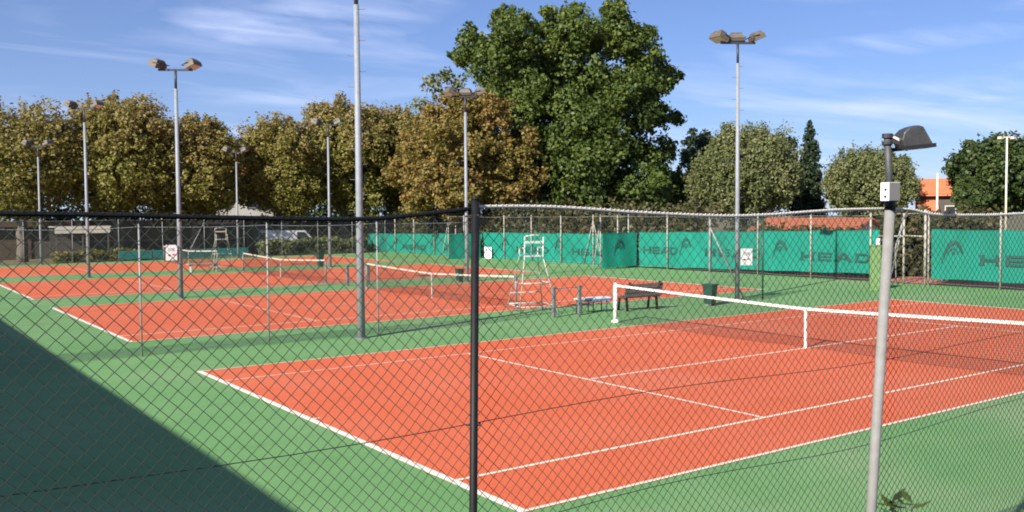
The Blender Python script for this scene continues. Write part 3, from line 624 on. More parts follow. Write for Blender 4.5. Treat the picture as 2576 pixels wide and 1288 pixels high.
# ------------------------------------------------------------------ umpire chairs, benches, bins
def umpire_chair(loc, rz, label, m='chair_white'):
    t = thing('umpire_chair', loc, label, 'umpire chair', 'tall umpire chairs', rz); mm = M[m]
    ft = {(-1, -1): (-.62, -.72), (1, -1): (.62, -.72), (-1, 1): (-.62, .72), (1, 1): (.62, .72)}
    tp = {(-1, -1): (-.30, -.24), (1, -1): (.30, -.24), (-1, 1): (-.30, .24), (1, 1): (.30, .24)}
    def at_(k, z): f, p = ft[k], tp[k]; u = min(z/1.75, 1); return (f[0]+(p[0]-f[0])*u, f[1]+(p[1]-f[1])*u, z)
    for k in ft:
        pts = [at_(k, 0), at_(k, 1.75)]
        if k[1] < 0: pts += [(tp[k][0], tp[k][1]-.06, 2.38)]
        else: pts += [(tp[k][0], tp[k][1], 2.02)]
        MB().tube(pts, .019, 8).build('leg', mm, t, True)
    for z in (.25, .95):
        for a_, b_ in (((-1, -1), (1, -1)), ((-1, 1), (1, 1)), ((-1, -1), (-1, 1)), ((1, -1), (1, 1))):
            if z > .5 and a_[1] == 1 and b_[1] == 1: continue
            MB().tube([at_(a_, z), at_(b_, z)], .017, 8).build('rail', mm, t, True)
    for z in (.6,): MB().box((0, at_((1, 1), z)[1], z), (abs(at_((1, 1), z)[0])*2, .07, .025)).build('step', mm, t)
    for j in range(4): MB().box((0, -.2+j*.135, 1.77), (.62, .125, .035)).build('seat_slat', mm, t)
    for z in (2.2,): MB().box((0, -.285, z), (.60, .02, .07)).build('back_slat', mm, t)
    MB().tube([(-.30, -.30, 2.38), (0, -.31, 2.42), (.30, -.30, 2.38)], .02, 8).build('back_rail', mm, t, True)
    for s_ in (-1, 1): MB().tube([(s_*.30, -.27, 2.02), (s_*.30, .26, 2.02)], .021, 8).build('armrest', mm, t, True)
    return t
umpire_chair((11.62, 15.45, 0), R(-18), 'tall white tubular umpire chair beside the post of the second court\'s net')
umpire_chair((11.5, 44.4, 0), R(170), 'tall umpire chair toned grey-white for shade, between the third and fourth courts', 'post_pale')  # white chair in a greyer paint, its shade put into the colour

bn = thing('bench', (14.75, 14.0, 0), 'dark brown slatted bench with backrest behind the white-posted net', 'bench', rz=R(-4))
for j in range(3): MB().box((0, -.16+j*.15, .43), (1.5, .125, .03)).build('seat_slat', M['bench_brown'], bn)
for j in range(3): MB().box((0, -.27-j*.025, .52+j*.135), (1.5, .03, .125)).build('back_slat', M['bench_brown'], bn)
for s_ in (-.6, .6):
    MB().tube([(s_, -.22, 0), (s_, -.17, .42), (s_, -.36, .90)], .045, 8).build('leg', M['black_coat'], bn, True)
    MB().tube([(s_, .24, 0), (s_, .17, .42), (s_, -.18, .42)], .045, 8).build('leg', M['black_coat'], bn, True)
bn2 = thing('bench', (13.1, 14.3, 0), 'low backless bench with pale top and blue edge beside the brown bench', 'bench', rz=R(-6))
MB().box((0, 0, .45), (1.15, .36, .04)).build('seat', M['white_paint'], bn2)
MB().box((0, -.19, .40), (1.15, .02, .07)).build('edge_board', M['blue'], bn2)
for s_ in (-.48, -.05, .45): MB().tube([(s_, -.14, 0), (s_, -.14, .43)], .018, 8).tube([(s_, .14, 0), (s_, .14, .43)], .018, 8).build('leg', M['bin'], bn2, True)
bn3 = thing('bench', (10.4, 44.2, 0), 'pale backless bench beside the grey-white umpire chair', 'bench', rz=R(4))
MB().box((0, 0, .45), (1.8, .36, .05)).build('seat', M['post_pale'], bn3)
for s_ in (-.7, .7): MB().box((s_, 0, .21), (.06, .32, .42)).build('leg', M['post_pale'], bn3)
bn4 = thing('bench', (33.2, 13.7, 0), 'pale wooden bench on the red path beyond the gate', 'bench', rz=R(85))
for j in range(2): MB().box((0, -.1+j*.2, .45), (1.6, .17, .045)).build('seat_slat', M['fascia'], bn4)
for j in range(2): MB().box((0, .27, .62+j*.17), (1.6, .03, .13)).build('back_slat', M['fascia'], bn4)
for s_ in (-.65, .65): MB().box((s_, .06, .23), (.07, .42, .42)).build('leg', M['concrete'], bn4)
def low_barrier(x, y, wd, label, rz=0):
    t = thing('low_barrier', (x, y, 0), label, 'barrier', rz=rz)
    for s_ in (0, wd): 
        p = MB().box((s_, 0, .43), (.095, .095, .90)).build('post', M['grey_post'], t); MB().box((s_, 0, .885), (.12, .12, .03)).build('cap', M['galv_dark'], p)
    MB().box((wd/2, .06, .84), (wd+.1, .02, .025)).build('rail', M['grey_post'], t)
    return t
low_barrier(11.35, 13.98, .98, 'low barrier of two square grey posts and a rail, beside the white umpire chair')
low_barrier(12.0, 29.3, 1.05, 'low barrier of two grey posts on the strip between the second and third courts', R(5))
def bin_(x, y, label, h=.62, s=1.0, rz=0):
    t = thing('litter_bin', (x, y, 0), label, 'bin', rz=rz); w0, w1 = .19*s, .26*s
    v = [(-w0, -w0, .06), (w0, -w0, .06), (w0, w0, .06), (-w0, w0, .06), (-w1, -w1, h), (w1, -w1, h), (w1, w1, h), (-w1, w1, h),
         (-w1+.03, -w1+.03, h), (w1-.03, -w1+.03, h), (w1-.03, w1-.03, h), (-w1+.03, w1-.03, h), (-w0+.03, -w0+.03, .1), (w0-.03, -w0+.03, .1), (w0-.03, w0-.03, .1), (-w0+.03, w0-.03, .1)]
    f = [(3, 2, 1, 0), (12, 13, 14, 15)]+[(a+j, a+(j+1) % 4, a+4+(j+1) % 4, a+4+j) for a in (0, 4, 8) for j in range(4)]
    o = MB().add(v, f).build('body', M['bin'], t); bv = o.modifiers.new('bevel', 'BEVEL'); bv.width = .015; bv.segments = 2
    b = MB()
    for j in range(4):
        a = math.pi/2*j; c_, s_ = math.cos(a), math.sin(a); q = w1+.012
        b.bar((q*c_-q*s_, q*s_+q*c_, h-.03), (q*c_+q*s_, q*s_-q*c_, h-.03), .02, .05)
    b.build('rim', M['bin'], t)
    for sx in (-1, 1): MB().box((sx*.15*s, 0, .03), (.06, .3*s, .07)).build('foot', M['galv_dark'], t)
    return t
bin_(17.42, 13.42, 'open dark green bin on the grass-green strip behind the white-posted net', .72, .72, rz=.2)
bin_(16.95, 28.05, 'dark bin at the foot of the mast beyond the second court', .6, .6)
bin_(17.2, 43.9, 'dark green bin at the foot of the mast beyond the third court', .85, .7)
def cabinet(x, y, h, wd, label, rz):
    t = thing('cabinet', (x, y, 0), label, 'cabinet', rz=rz)
    o = MB().box((0, 0, h/2), (wd, wd*.8, h)).build('body', M['light_green'], t); bv = o.modifiers.new('bevel', 'BEVEL'); bv.width = .02; bv.segments = 2
    MB().box((0, 0, h+.015), (wd+.05, wd*.8+.05, .04)).build('lid', M['light_green'], t)
    MB().box((0, -wd*.4-.008, h*.5), (wd*.86, .014, h*.8)).build('door', M['light_green'], t)
    MB().box((wd*.28, -wd*.4-.022, h*.55), (.03, .02, .10)).build('handle', M['galv_dark'], t)
    return t
cabinet(26.45, 13.3, 1.72, .40, 'tall light green cabinet at the end of the long teal windbreak, near the gate', R(-50))
cabinet(28.9, 47.2, 1.5, .45, 'light green cabinet with cream notice beside the shaded windbreak wing', R(-40))
nb = MB().box((0, 0, 0), (.16, .03, .42)).build('notice_box', M['sign']); nb.location = on(2214, 664, 0, 27.2); nb.rotation_euler.z = R(-52)
tag(nb, 'small white notice box on a thin stake beside the light green cabinet near the gate', 'notice')
MB().tube([(0, .02, -nb.location.z), (0, .02, .2)], .015, 6).build('stake', M['galv_dark'], nb)
nb = MB().box((0, 0, 0), (.5, .03, .65)).build('notice_board', M['fascia']); nb.location = (28.7, 46.85, 1.25); nb.rotation_euler.z = R(-40)
tag(nb, 'cream notice board fixed by the light green cabinet beside the far windbreak wing', 'notice')
MB().tube([(0, .03, -1.25), (0, .03, .3)], .02, 6).build('stake', M['galv_dark'], nb)

wp = on(1228, 636, 0, BX-.1)
nb = MB().box((0, 0, 0), (.03, .85, .8)).build('notice_board', M['sign']); nb.location = wp; tag(nb, 'square white notice with grey print hung on the teal windbreak near the wing', 'notice')
for (u, v_, a_, b_) in ((-.18, .2, .28, .16), (.2, .2, .26, .16), (-.2, -.05, .22, .1), (.15, -.08, .3, .12), (0, -.27, .5, .06)):
    MB().box((-.018, u, v_), (.006, a_, b_)).build('print', M['sign_grey'], nb)

# ------------------------------------------------------------------ foliage
def foliage(blobs, n, size, seed, m, inner=.3, up_=.25, tint=None, droop=0., flat=.0, name='crown'):
    """leaf faces spread through ellipsoid clumps: blobs = (cx, cy, cz, rx, ry, rz[, weight])"""
    rg = np.random.default_rng(seed); B = np.array([list(b_)+[1]*(7-len(b_)) for b_ in blobs], float)
    wgt = (B[:, 3]*B[:, 4]*B[:, 5])**(2/3)*B[:, 6]; idx = rg.choice(len(B), n, p=wgt/wgt.sum())
    d = rg.normal(size=(n, 3)); d /= np.linalg.norm(d, axis=1)[:, None]
    rr = np.where(rg.random(n) < inner, rg.random(n)**.5*.8, 1+rg.normal(size=n)*.16)
    # sub-clumps: push leaves toward tufts on each blob so that the outline is uneven
    nt_ = 26; tuft = rg.normal(size=(len(B), nt_, 3)); tuft /= np.linalg.norm(tuft, axis=2)[:, :, None]; th = rg.uniform(.62, 1.24, (len(B), nt_))
    tp = tuft[idx]; dots = np.einsum('ijk,ik->ij', tp, d); best = dots.argmax(1)
    near = tp[np.arange(n), best]; hgt = th[idx, best]; dd = dots[np.arange(n), best]
    rr = rr*(hgt*(.80+.20*np.clip((dd-.75)*4, 0, 1))); d = d*.75+near*.25; d /= np.linalg.norm(d, axis=1)[:, None]
    c = B[idx, :3]+d*B[idx, 3:6]*rr[:, None]
    c[:, 2] -= droop*rg.random(n)
    nr = d*.55+rg.normal(size=(n, 3))*.55+np.array((0, 0, up_)); nr /= np.linalg.norm(nr, axis=1)[:, None]
    a = np.cross(nr, rg.normal(size=(n, 3))); a /= np.linalg.norm(a, axis=1)[:, None]; bb = np.cross(nr, a)
    sz = size*rg.uniform(.55, 1.35, n)[:, None]; a = a*sz*.5; bb = bb*sz*.32
    V = np.empty((n, 4, 3)); V[:, 0] = c-a; V[:, 1] = c+bb-a*.1+nr*sz*.07; V[:, 2] = c+a; V[:, 3] = c-bb-a*.1+nr*sz*.07
    me = bigmesh(name, V.reshape(-1, 3), np.arange(n*4).reshape(n, 4), m)
    tv = rg.random(n)*.45+.25*rg.random((len(B), nt_))[idx, best]+.3*rg.random(len(B))[idx]
    if tint: tv = np.clip(tint(c, tv, rg), 0, 1)
    at_ = me.attributes.new('tint', 'FLOAT', 'FACE'); at_.data.foreach_set('value', tv.astype(np.float32))
    return me
def limb_tube(b, p0, p1, r0, r1, rn, n=7, k=5, bend=.12):
    p0, p1 = Vector(p0), Vector(p1); l_ = (p1-p0).length; pts = []
    for i in range(k+1):
        u = i/k; q = p0.lerp(p1, u)
        if 0 < i < k: q = q+Vector((rn.uniform(-1, 1), rn.uniform(-1, 1), rn.uniform(-.4, .6)))*l_*bend*.5
        pts.append(q)
    b.tube(pts, [r0+(r1-r0)*i/k for i in range(k+1)], n); return pts
def tree(base, label, blobs, n, size, m, seed, trunk_r=.3, fork=.35, tint=None, name='broadleaf_tree', group=None, inner=.3, limbs=14, up_=.25, droop=0., twigs=0, cat='tree'):
    """blobs relative to the base"""
    t = thing(name, base, label, cat, group); rn = random.Random(seed)
    hmax = max(b_[2]+b_[5] for b_ in blobs); fz = hmax*fork; b = MB()
    limb_tube(b, (0, 0, -.15), (rn.uniform(-.2, .2), rn.uniform(-.2, .2), fz), trunk_r, trunk_r*.72, rn, 10, 5, .05)
    b.build('trunk', M['bark'], t, True)
    b = MB(); pick = sorted(blobs, key=lambda q: -q[3])[:limbs]
    for q in pick:
        e_ = (q[0], q[1], q[2]+q[5]*.2); limb_tube(b, (0, 0, fz*rn.uniform(.8, 1.0)), e_, trunk_r*.45, trunk_r*.08, rn)
        for _ in range(twigs):
            o_ = Vector(e_)+Vector((rn.uniform(-1, 1)*q[3], rn.uniform(-1, 1)*q[4], rn.uniform(.2, 1.0)*q[5])); limb_tube(b, e_, o_, trunk_r*.10, .012, rn, 4, 3)
    b.build('limbs', M['bark'], t, True)
    link('crown', foliage(blobs, n, size, seed, m, inner, up_, tint, droop), t)
    return t
def px_blobs(base, rng, lst, dep=.9, seed=0, extra=.5):
    """clumps laid out from picture positions (x, y, radius); each gets its own depth within the crown"""
    rn = random.Random(seed); o = []; half = (max(q[0] for q in lst)-min(q[0] for q in lst))/2/FPX*rng
    cx = (max(q[0] for q in lst)+min(q[0] for q in lst))/2
    for vx, vy, rv in lst:
        lat = abs(vx-cx)/FPX*rng; room = math.sqrt(max(half**2-lat**2, .1))*dep
        r_ = rv/FPX*rng
        for dd in ((rn.uniform(-1, -.35)), (rn.uniform(.1, .9))):
            p = far(vx+rn.uniform(-8, 8), vy+rn.uniform(-8, 8), rng+dd*room)-Vector(base)
            o.append((p.x, p.y, p.z, r_*.84, r_*.84, r_*.76, 1 if dd < 0 else .7))
            for _ in range(6):                        # smaller boughs standing out of the clump
                v_ = Vector((rn.gauss(0, 1), rn.gauss(0, 1), rn.gauss(.25, .9))).normalized()*r_*rn.uniform(.72, .98); q_ = r_*rn.uniform(.22, .36)
                o.append((p.x+v_.x, p.y+v_.y, p.z+v_.z, q_, q_, q_*.85, 1.25))
    return o

# great green tree behind the windbreaks
bt = far(1455, 560, 76); bt.z = 0
L_ = [(1262, 45, 34), (1300, 80, 62), (1400, 60, 48), (1440, 80, 70), (1545, 30, 34), (1555, 85, 62), (1200, 120, 52), (1240, 165, 72), (1340, 170, 92), (1470, 190, 105), (1600, 130, 62), (1640, 205, 58), (1580, 270, 88),
      (1440, 300, 112), (1310, 270, 86), (1655, 300, 42), (1690, 190, 22), (1700, 300, 20), (1350, 390, 78), (1460, 410, 95), (1570, 390, 86), (1650, 390, 48), (1500, 480, 72), (1400, 490, 62), (1600, 480, 66), (1660, 470, 38), (1440, 545, 55), (1550, 545, 55), (1370, 560, 40), (1630, 540, 42), (1160, 150, 28)]
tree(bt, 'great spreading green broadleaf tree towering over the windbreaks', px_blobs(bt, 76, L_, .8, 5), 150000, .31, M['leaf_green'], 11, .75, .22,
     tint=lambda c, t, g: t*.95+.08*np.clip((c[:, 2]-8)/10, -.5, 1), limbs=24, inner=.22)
bb_ = far(1085, 560, 78); bb_.z = 0                     # wispy branches of a lighter tree peeping out at its side
tree(bb_, 'slender wispy pale green tree between the chestnuts and the great green tree', [(p.x, p.y, p.z, .9, .9, .6) for p in [far(vx, vy, 78)-bb_ for vx, vy in ((1085, 208), (1120, 190), (1150, 215), (1110, 235), (1060, 262), (1140, 245))]],
     900, .34, M['leaf_grey'], 12, .16, .5, limbs=6)

# chestnut row, 6 m apart behind the far fence
def chest_tint(seed):
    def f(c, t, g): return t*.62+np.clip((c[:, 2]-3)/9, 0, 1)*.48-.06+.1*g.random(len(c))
    return f
def chest_blobs(seed, h=11.6, wd=3.75):
    rn = random.Random(seed); o = []
    for lv, (z, rr, k) in enumerate(((4.7, .55, 4), (5.8, .92, 7), (7.2, 1.0, 8), (8.8, .92, 8), (10.1, .66, 7))):
        for i in range(k):
            a = 6.28*i/k+rn.uniform(-.3, .3)+lv; q = wd*rr*rn.uniform(.5, .82)
            s = rn.uniform(1.05, 1.5)*(1 if lv < 4 else .85)
            o.append((q*math.cos(a), q*math.sin(a), (z+rn.uniform(-.5, .5))*h/11.6, s*1.05, s*1.05, s*(1.1 if lv < 4 else 1.0)))
    o += [(0, 0, 5*h/11.6, 1.9, 1.9, 1.8), (0, 0, 8*h/11.6, 1.9, 1.9, 1.8)]
    for i in range(9):                                # upright shoots that feather the top
        a = rn.uniform(0, 6.28); q = wd*rn.uniform(.1, .75); o.append((q*math.cos(a), q*math.sin(a), (10.4+rn.uniform(-.5, .9))*h/11.6, .32, .32, .95, 1.1))
    return o
CH = []
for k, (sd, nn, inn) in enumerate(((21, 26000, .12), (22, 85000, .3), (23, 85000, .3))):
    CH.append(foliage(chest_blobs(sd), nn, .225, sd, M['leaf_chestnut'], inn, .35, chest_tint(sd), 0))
def chest_wood(seed):
    rn = random.Random(seed); tr = MB(); limb_tube(tr, (0, 0, -.15), (.1, 0, 3.4), .38, .28, rn, 10, 5, .05); lb = MB()
    for q in chest_blobs(seed):
        if q[3] > .9: limb_tube(lb, (.1, 0, rn.uniform(2.6, 3.5)), (q[0]*.9, q[1]*.9, q[2]+.4), .12, .03, rn, 5, 4)
        elif q[3] < .4:
            limb_tube(lb, (q[0]*.6, q[1]*.6, q[2]-2.2), (q[0], q[1], q[2]+.7), .04, .012, rn, 4, 3)
            for _ in range(3): limb_tube(lb, (q[0]*.9, q[1]*.9, q[2]-.8), (q[0]+rn.uniform(-.6, .6), q[1]+rn.uniform(-.6, .6), q[2]+rn.uniform(0, .9)), .025, .009, rn, 4, 2)
    return tr.mesh('trunk', M['bark'], True), lb.mesh('limbs', M['bark'], True)
CW = [chest_wood(s_) for s_ in (21, 22, 23)]
rows = [(4.3, 65, 1.01, 0, 1.9), (10.6, 65.3, 1.03, 1, 0), (16.2, 65, .95, 2, 2.2), (23.5, 65.2, 1.0, 1, 3.6), (28.9, 65.4, 1.10, 2, 4.9), (35.2, 66, 1.12, 1, 1.1)]
for k, (x, y, s_, v, rz) in enumerate(rows):
    lab = ('thin-leaved pollarded chestnut showing sky through its crown, at the sparse end of the row',
           'yellow-green pollarded chestnut behind the open shelter with the pale roof edge',
           'pollarded brownish chestnut on the shelter side of the gap showing the pale house',
           'pollarded chestnut on the van side of the gap showing the pale house',
           'pollarded chestnut rising behind the stout mast with climbing pegs',
           'pollarded chestnut standing next to the broad rust-brown chestnut')[k]
    t = thing('chestnut_tree', (x, y, 0), lab, 'tree', 'chestnut row behind the far fence', rz); t.scale = (s_*(1.02+.05*(k % 3)), s_*1.02, s_*(.975+.03*((k*2) % 3-1)))
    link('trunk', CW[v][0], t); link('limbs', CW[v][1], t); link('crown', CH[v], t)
# the browner, broader chestnut in front of the great tree
bc_ = far(1185, 560, 70); bc_.z = 0
L_ = [(1110, 300, 48), (1170, 280, 50), (1235, 290, 52), (1060, 370, 62), (1140, 360, 70), (1230, 370, 76), (1300, 380, 56), (1010, 440, 50), (1090, 450, 66), (1180, 450, 76), (1270, 450, 70), (1335, 450, 44), (1050, 505, 40), (1140, 510, 48), (1240, 500, 48), (1310, 500, 40), (1200, 258, 26), (1150, 262, 24), (1350, 490, 30)]
tree(bc_, 'broad rust-brown chestnut with layered foliage in front of the great green tree', px_blobs(bc_, 70, L_, .8, 6), 100000, .25, M['leaf_brown'], 31, .42, .25, limbs=20, up_=.5)

# trees on the other side, beyond the long windbreak
def round_tree(vx, vtop, halfw, rng, label, n, size, m, seed, trunk=.25, kk=40, name='broadleaf_tree', vbot=545, up_=.3, droop=0., sq=1.0):
    base = far(vx, 556, rng); base.z = 0; rn = random.Random(seed)
    h = far(vx, vtop, rng).z; z0 = max(far(vx, vbot, rng).z, 1.2); rad = halfw/FPX*rng; o = []
    kq = int(kk*1.5)
    for i in range(kq):
        a = 2.399*i; u = (i+.5)/kq; zz_ = 1-2*u; rr = math.sqrt(1-zz_*zz_)
        cz, rz_ = (h+z0)/2, (h-z0)/2; s = rad*rn.choice((.12, .16, .2, .26, .3)); f_ = rn.uniform(.80, 1.08)
        o.append((rr*math.cos(a)*(rad-s*.9)*f_, rr*math.sin(a)*(rad-s*.9)*f_, cz+zz_*(rz_-s*.9)*f_, s, s, s*sq))
    o.append((0, 0, (h+z0)/2, rad*.7, rad*.7, (h-z0)/2*.7, .5))
    return tree(base, label, o, n, size, m, seed, trunk, .35, name=name, inner=.25, up_=up_, droop=droop, limbs=12)
round_tree(1872, 312, 138, 74, 'rounded grey-green bushy tree behind the red-roofed shed', 70000, .21, M['leaf_grey'], 41, droop=.5, sq=1.3)
round_tree(2190, 365, 112, 78, 'rounded pale green bushy tree between the conifer and the orange-roofed house', 56000, .21, M['leaf_grey'], 42, droop=.4, sq=1.3)
round_tree(1760, 322, 60, 96, 'dark cedar top showing behind the rounded grey-green tree', 11000, .34, M['needle'], 43)
round_tree(2005, 395, 50, 86, 'olive green tree filling the gap beside the narrow conifer', 9000, .34, M['leaf_hedge'], 44)
round_tree(2522, 330, 122, 75, 'dense dark green tree beside the orange-roofed house', 52000, .28, M['leaf_dark'], 45)
round_tree(2640, 340, 80, 80, 'dark green tree behind the pale lamp post', 16000, .36, M['leaf_dark'], 46)
round_tree(2440, 440, 36, 72, 'smaller dark tree leaning over the orange-roofed house', 9000, .34, M['leaf_dark'], 47)
round_tree(1690, 430, 60, 88, 'shaded green tree beside the great green tree', 12000, .36, M['leaf_green'], 48)
# cedar arm
ca = far(1940, 556, 98); ca.z = 0
tree(ca, 'flat-topped cedar reaching out a feathery arm behind the grey-green tree', [(p.x, p.y, p.z, r_, r_, .5) for p, r_ in [(far(vx, vy, 98)-ca, r_) for vx, vy, r_ in ((1955, 352, 1.0), (1985, 358, .9), (1940, 372, 1.1), (1915, 380, 1.2), (1930, 420, 1.4))]], 3500, .32, M['needle'], 49, .22, .7, limbs=5)
# narrow conifer
cb = far(2036, 556, 82); cb.z = 0; hh = far(2036, 297, 82).z; rn = random.Random(5); bl_ = []
for i in range(30):
    u = i/29; z = 1.6+(hh-2.0)*u; rad = (1.32*(1-u)**.6+.06)*(1 if i % 2 else .85)
    for j in range(5 if u < .8 else 2):
        a = rn.uniform(0, 6.28); bl_.append((rad*.6*math.cos(a), rad*.6*math.sin(a), z, .5*rad+.12, .5*rad+.12, .28))
tree(cb, 'narrow dark conifer rising to a point between two rounded trees', bl_, 17000, .26, M['needle'], 51, .2, .8, name='conifer', limbs=4)

# hedges behind the back fence
def hedge(x0, x1, y0, y1, h, label, m, n, seed, name='hedge', size=.26):
    rn = random.Random(seed); t = thing(name, ((x0+x1)/2, (y0+y1)/2, 0), label, 'hedge'); o = []
    cx, cy = (x0+x1)/2, (y0+y1)/2; k = max(6, int((y1-y0+x1-x0)/.9))
    for i in range(k):
        yy = y0+(y1-y0)*(i+.5)/k; xx = x0+(x1-x0)*((i+.5)/k if (x1-x0) > (y1-y0) else rn.uniform(.2, .8)); yy = yy if (y1-y0) > (x1-x0) else rn.uniform(y0, y1)
        for lv in range(3): o.append((xx-cx+rn.uniform(-.2, .2), yy-cy, h*(.2+.32*lv)+rn.uniform(-.15, .15), .75, .75, h*.2))
    for i in range(0, k, 2):
        b = MB(); q = o[i*3]; limb_tube(b, (q[0], q[1], -.05), (q[0]+.1, q[1]+.1, h*.75), .045, .015, rn, 5, 3); b.build('stem', M['bark'], t)
    link('foliage', foliage(o, n, size, seed, m, .3, .2, name='foliage'), t)
    return t
hedge(31.6, 33.2, 27, 62, 3.6, 'long dark hedge running behind the far windbreaks under the great tree', M['leaf_hedge'], 26000, 61)
hedge(33.2, 34.6, 16.5, 26.5, 2.2, 'lower dark hedge in front of the red-roofed shed', M['leaf_hedge'], 9000, 62)
hedge(38.5, 40.0, -8, 13.2, 3.35, 'brown-tinged hedge behind the windbreak beside the gate', M['leaf_olive'], 17000, 63)
hedge(34.6, 36, 13.4, 18.5, 3.0, 'dark overgrown hedge seen through the gate', M['leaf_hedge'], 8000, 64)
hedge(20.5, 29.5, 61.8, 63, 1.15, 'low pale green shrub bank below the far chestnuts', M['leaf_grey'], 9000, 65)
hedge(-9, 21.5, 76, 78, 6.2, 'tall dark hedge behind the garage row, on the near side of the pale house', M['leaf_dark'], 21000, 67, size=.36)
hedge(28.5, 46, 76, 78, 6.2, 'tall dark hedge behind the garage row, beyond the pale house', M['leaf_dark'], 12000, 68, size=.36)
hedge(6, 12, 61.9, 62.6, .7, 'low clump of green weeds along the foot of the far fence', M['leaf_chestnut'], 3000, 66)

# small shoots at the foot of the near fence
def shoot(loc, h, seed, label, m, n=14, ll=.14):
    rn = random.Random(seed); t = thing('wild_shrub', loc, label, 'shrub'); st = MB(); lf = MB()
    for k in range(n//3):
        a = rn.uniform(0, 6.28); tip = Vector((math.cos(a)*h*.07, math.sin(a)*h*.07, h*rn.uniform(.93, 1))); st.tube([(0, 0, -.03), tip*.5+Vector((.01, 0, .02)), tip], [.008, .006, .003], 5)
        for j in range(9):
            u = 1-.75*rn.random()**1.6; p = tip*u; b_ = rn.uniform(0, 6.28); dv = Vector((math.cos(b_), math.sin(b_), rn.uniform(-.1, .7))).normalized(); l_ = ll*rn.uniform(.6, 1.2)
            sd = dv.cross(Vector((0, 0, 1))).normalized()*l_*.22; nn_ = dv.cross(sd).normalized()*l_*.05
            lf.add([p, p+dv*l_*.5+sd+nn_, p+dv*l_, p+dv*l_*.5-sd+nn_], [(0, 1, 2, 3)])
    st.build('stem', M['bark'], t)
    me = lf.mesh('leaves', m); at_ = me.attributes.new('tint', 'FLOAT', 'FACE'); at_.data.foreach_set('value', [rn.random() for _ in me.polygons]); link('leaves', me, t)
    return t
p = on(2268, 1300, 1, -3.9); shoot((p.x, -3.9, 0), on(2272, 1256, 1, -3.9).z, 71, 'young shrub with pointed leaves at the foot of the leaning floodlight post', M['leaf_green'], 24)
rg = np.random.default_rng(9); n = 5200
c = np.stack([rg.uniform(-4, 16, n), rg.uniform(-6.2, -3.5, n), np.full(n, -.015)], 1); a_ = rg.uniform(0, 6.28, n); hgt = rg.uniform(.04, .13, n); wv = np.stack([np.cos(a_), np.sin(a_), 0*a_], 1)*.007
V = np.stack([c-wv, c+wv, c+wv*.3+np.stack([np.sin(a_)*.03, np.cos(a_)*.03, hgt], 1), c-wv*.3+np.stack([np.sin(a_)*.03, np.cos(a_)*.03, hgt], 1)], 1).reshape(-1, 3)
me = bigmesh('grass_tufts', V, np.arange(n*4).reshape(n, 4), M['leaf_hedge']); at_ = me.attributes.new('tint', 'FLOAT', 'FACE'); at_.data.foreach_set('value', rg.random(n).astype(np.float32))
tag(link('grass_tufts', me), 'sparse short grass on the soil strip', 'grass', kind='stuff')

# ------------------------------------------------------------------ buildings
def gable_roof(b, x0, x1, y0, y1, ze, zr, along='x', over=.25, th=.09):
    """two thick roof slabs meeting at a ridge"""
    if along == 'x':
        ym = (y0+y1)/2
        for ya in (y0-over, y1+over):
            b.prism([(ya, ze-over*.4), (ym, zr), (ym, zr+th), (ya, ze-over*.4+th)], 'x', x0-over, x1+over)
    else:
        xm = (x0+x1)/2
        for xa in (x0-over, x1+over):
            b.prism([(xa, ze-over*.4), (xm, zr), (xm, zr+th), (xa, ze-over*.4+th)], 'y', y0-over, y1+over)
def tile_rows(parent, eave0, eave1, ridge0, ridge1, nrow, m):
    """raised tile courses laid up one slope"""
    e0, e1, r0, r1 = map(Vector, (eave0, eave1, ridge0, ridge1)); nrm = (e1-e0).cross(r0-e0).normalized(); nrm = nrm if nrm.z > 0 else -nrm
    for i in range(nrow):
        u0, u1 = i/nrow, (i+1.08)/nrow; u1 = min(u1, 1)
        a, b_, c_, d_ = e0.lerp(r0, u0), e1.lerp(r1, u0), e1.lerp(r1, u1), e0.lerp(r0, u1)
        MB().add([a+nrm*.02, b_+nrm*.02, c_+nrm*.02, d_+nrm*.02, a+nrm*.065, b_+nrm*.065, c_+nrm*.025, d_+nrm*.025], [(3, 2, 1, 0), (4, 5, 6, 7), (0, 1, 5, 4), (1, 2, 6, 5), (2, 3, 7, 6), (3, 0, 4, 7)]).build('tile_course', m, parent)
# red-roofed shed
s0 = far(1885, 556, 58); s1 = far(2125, 556, 53)
dv = s1-s0; rz = math.atan2(dv.y, dv.x); ln = math.hypot(dv.x, dv.y)
rd = far(2000, 550, 57).z
sh = thing('shed', (s0.x, s0.y, 0), 'low shed with red tiled roof and cream gable behind the long windbreak', 'shed', rz=rz)
MB().prism([(0, 0), (3.6, 0), (3.6, rd-.95), (1.8, rd-.1), (0, rd-.95)], 'x', 0, ln).build('wall', M['cream_wall'], sh)
b = MB(); gable_roof(b, 0, ln, 0, 3.6, rd-.9, rd-.03, 'x', .35, .07); rf = b.build('roof', M['tile'], sh)
tile_rows(rf, (-.35, -.35, rd-.98), (ln+.35, -.35, rd-.98), (-.35, 1.8, rd+.04), (ln+.35, 1.8, rd+.04), 9, M['tile'])
MB().box((ln*.5, -.03, .85), (.9, .05, 1.7)).build('door', M['door'], sh)
for xx in (.22, .78):
    w_ = MB().box((ln*xx, -.03, 1.1), (.9, .05, .7)).build('window', M['fascia'], sh); MB().box((ln*xx, -.06, 1.1), (.76, .02, .56)).build('pane', M['glass_dark'], w_)
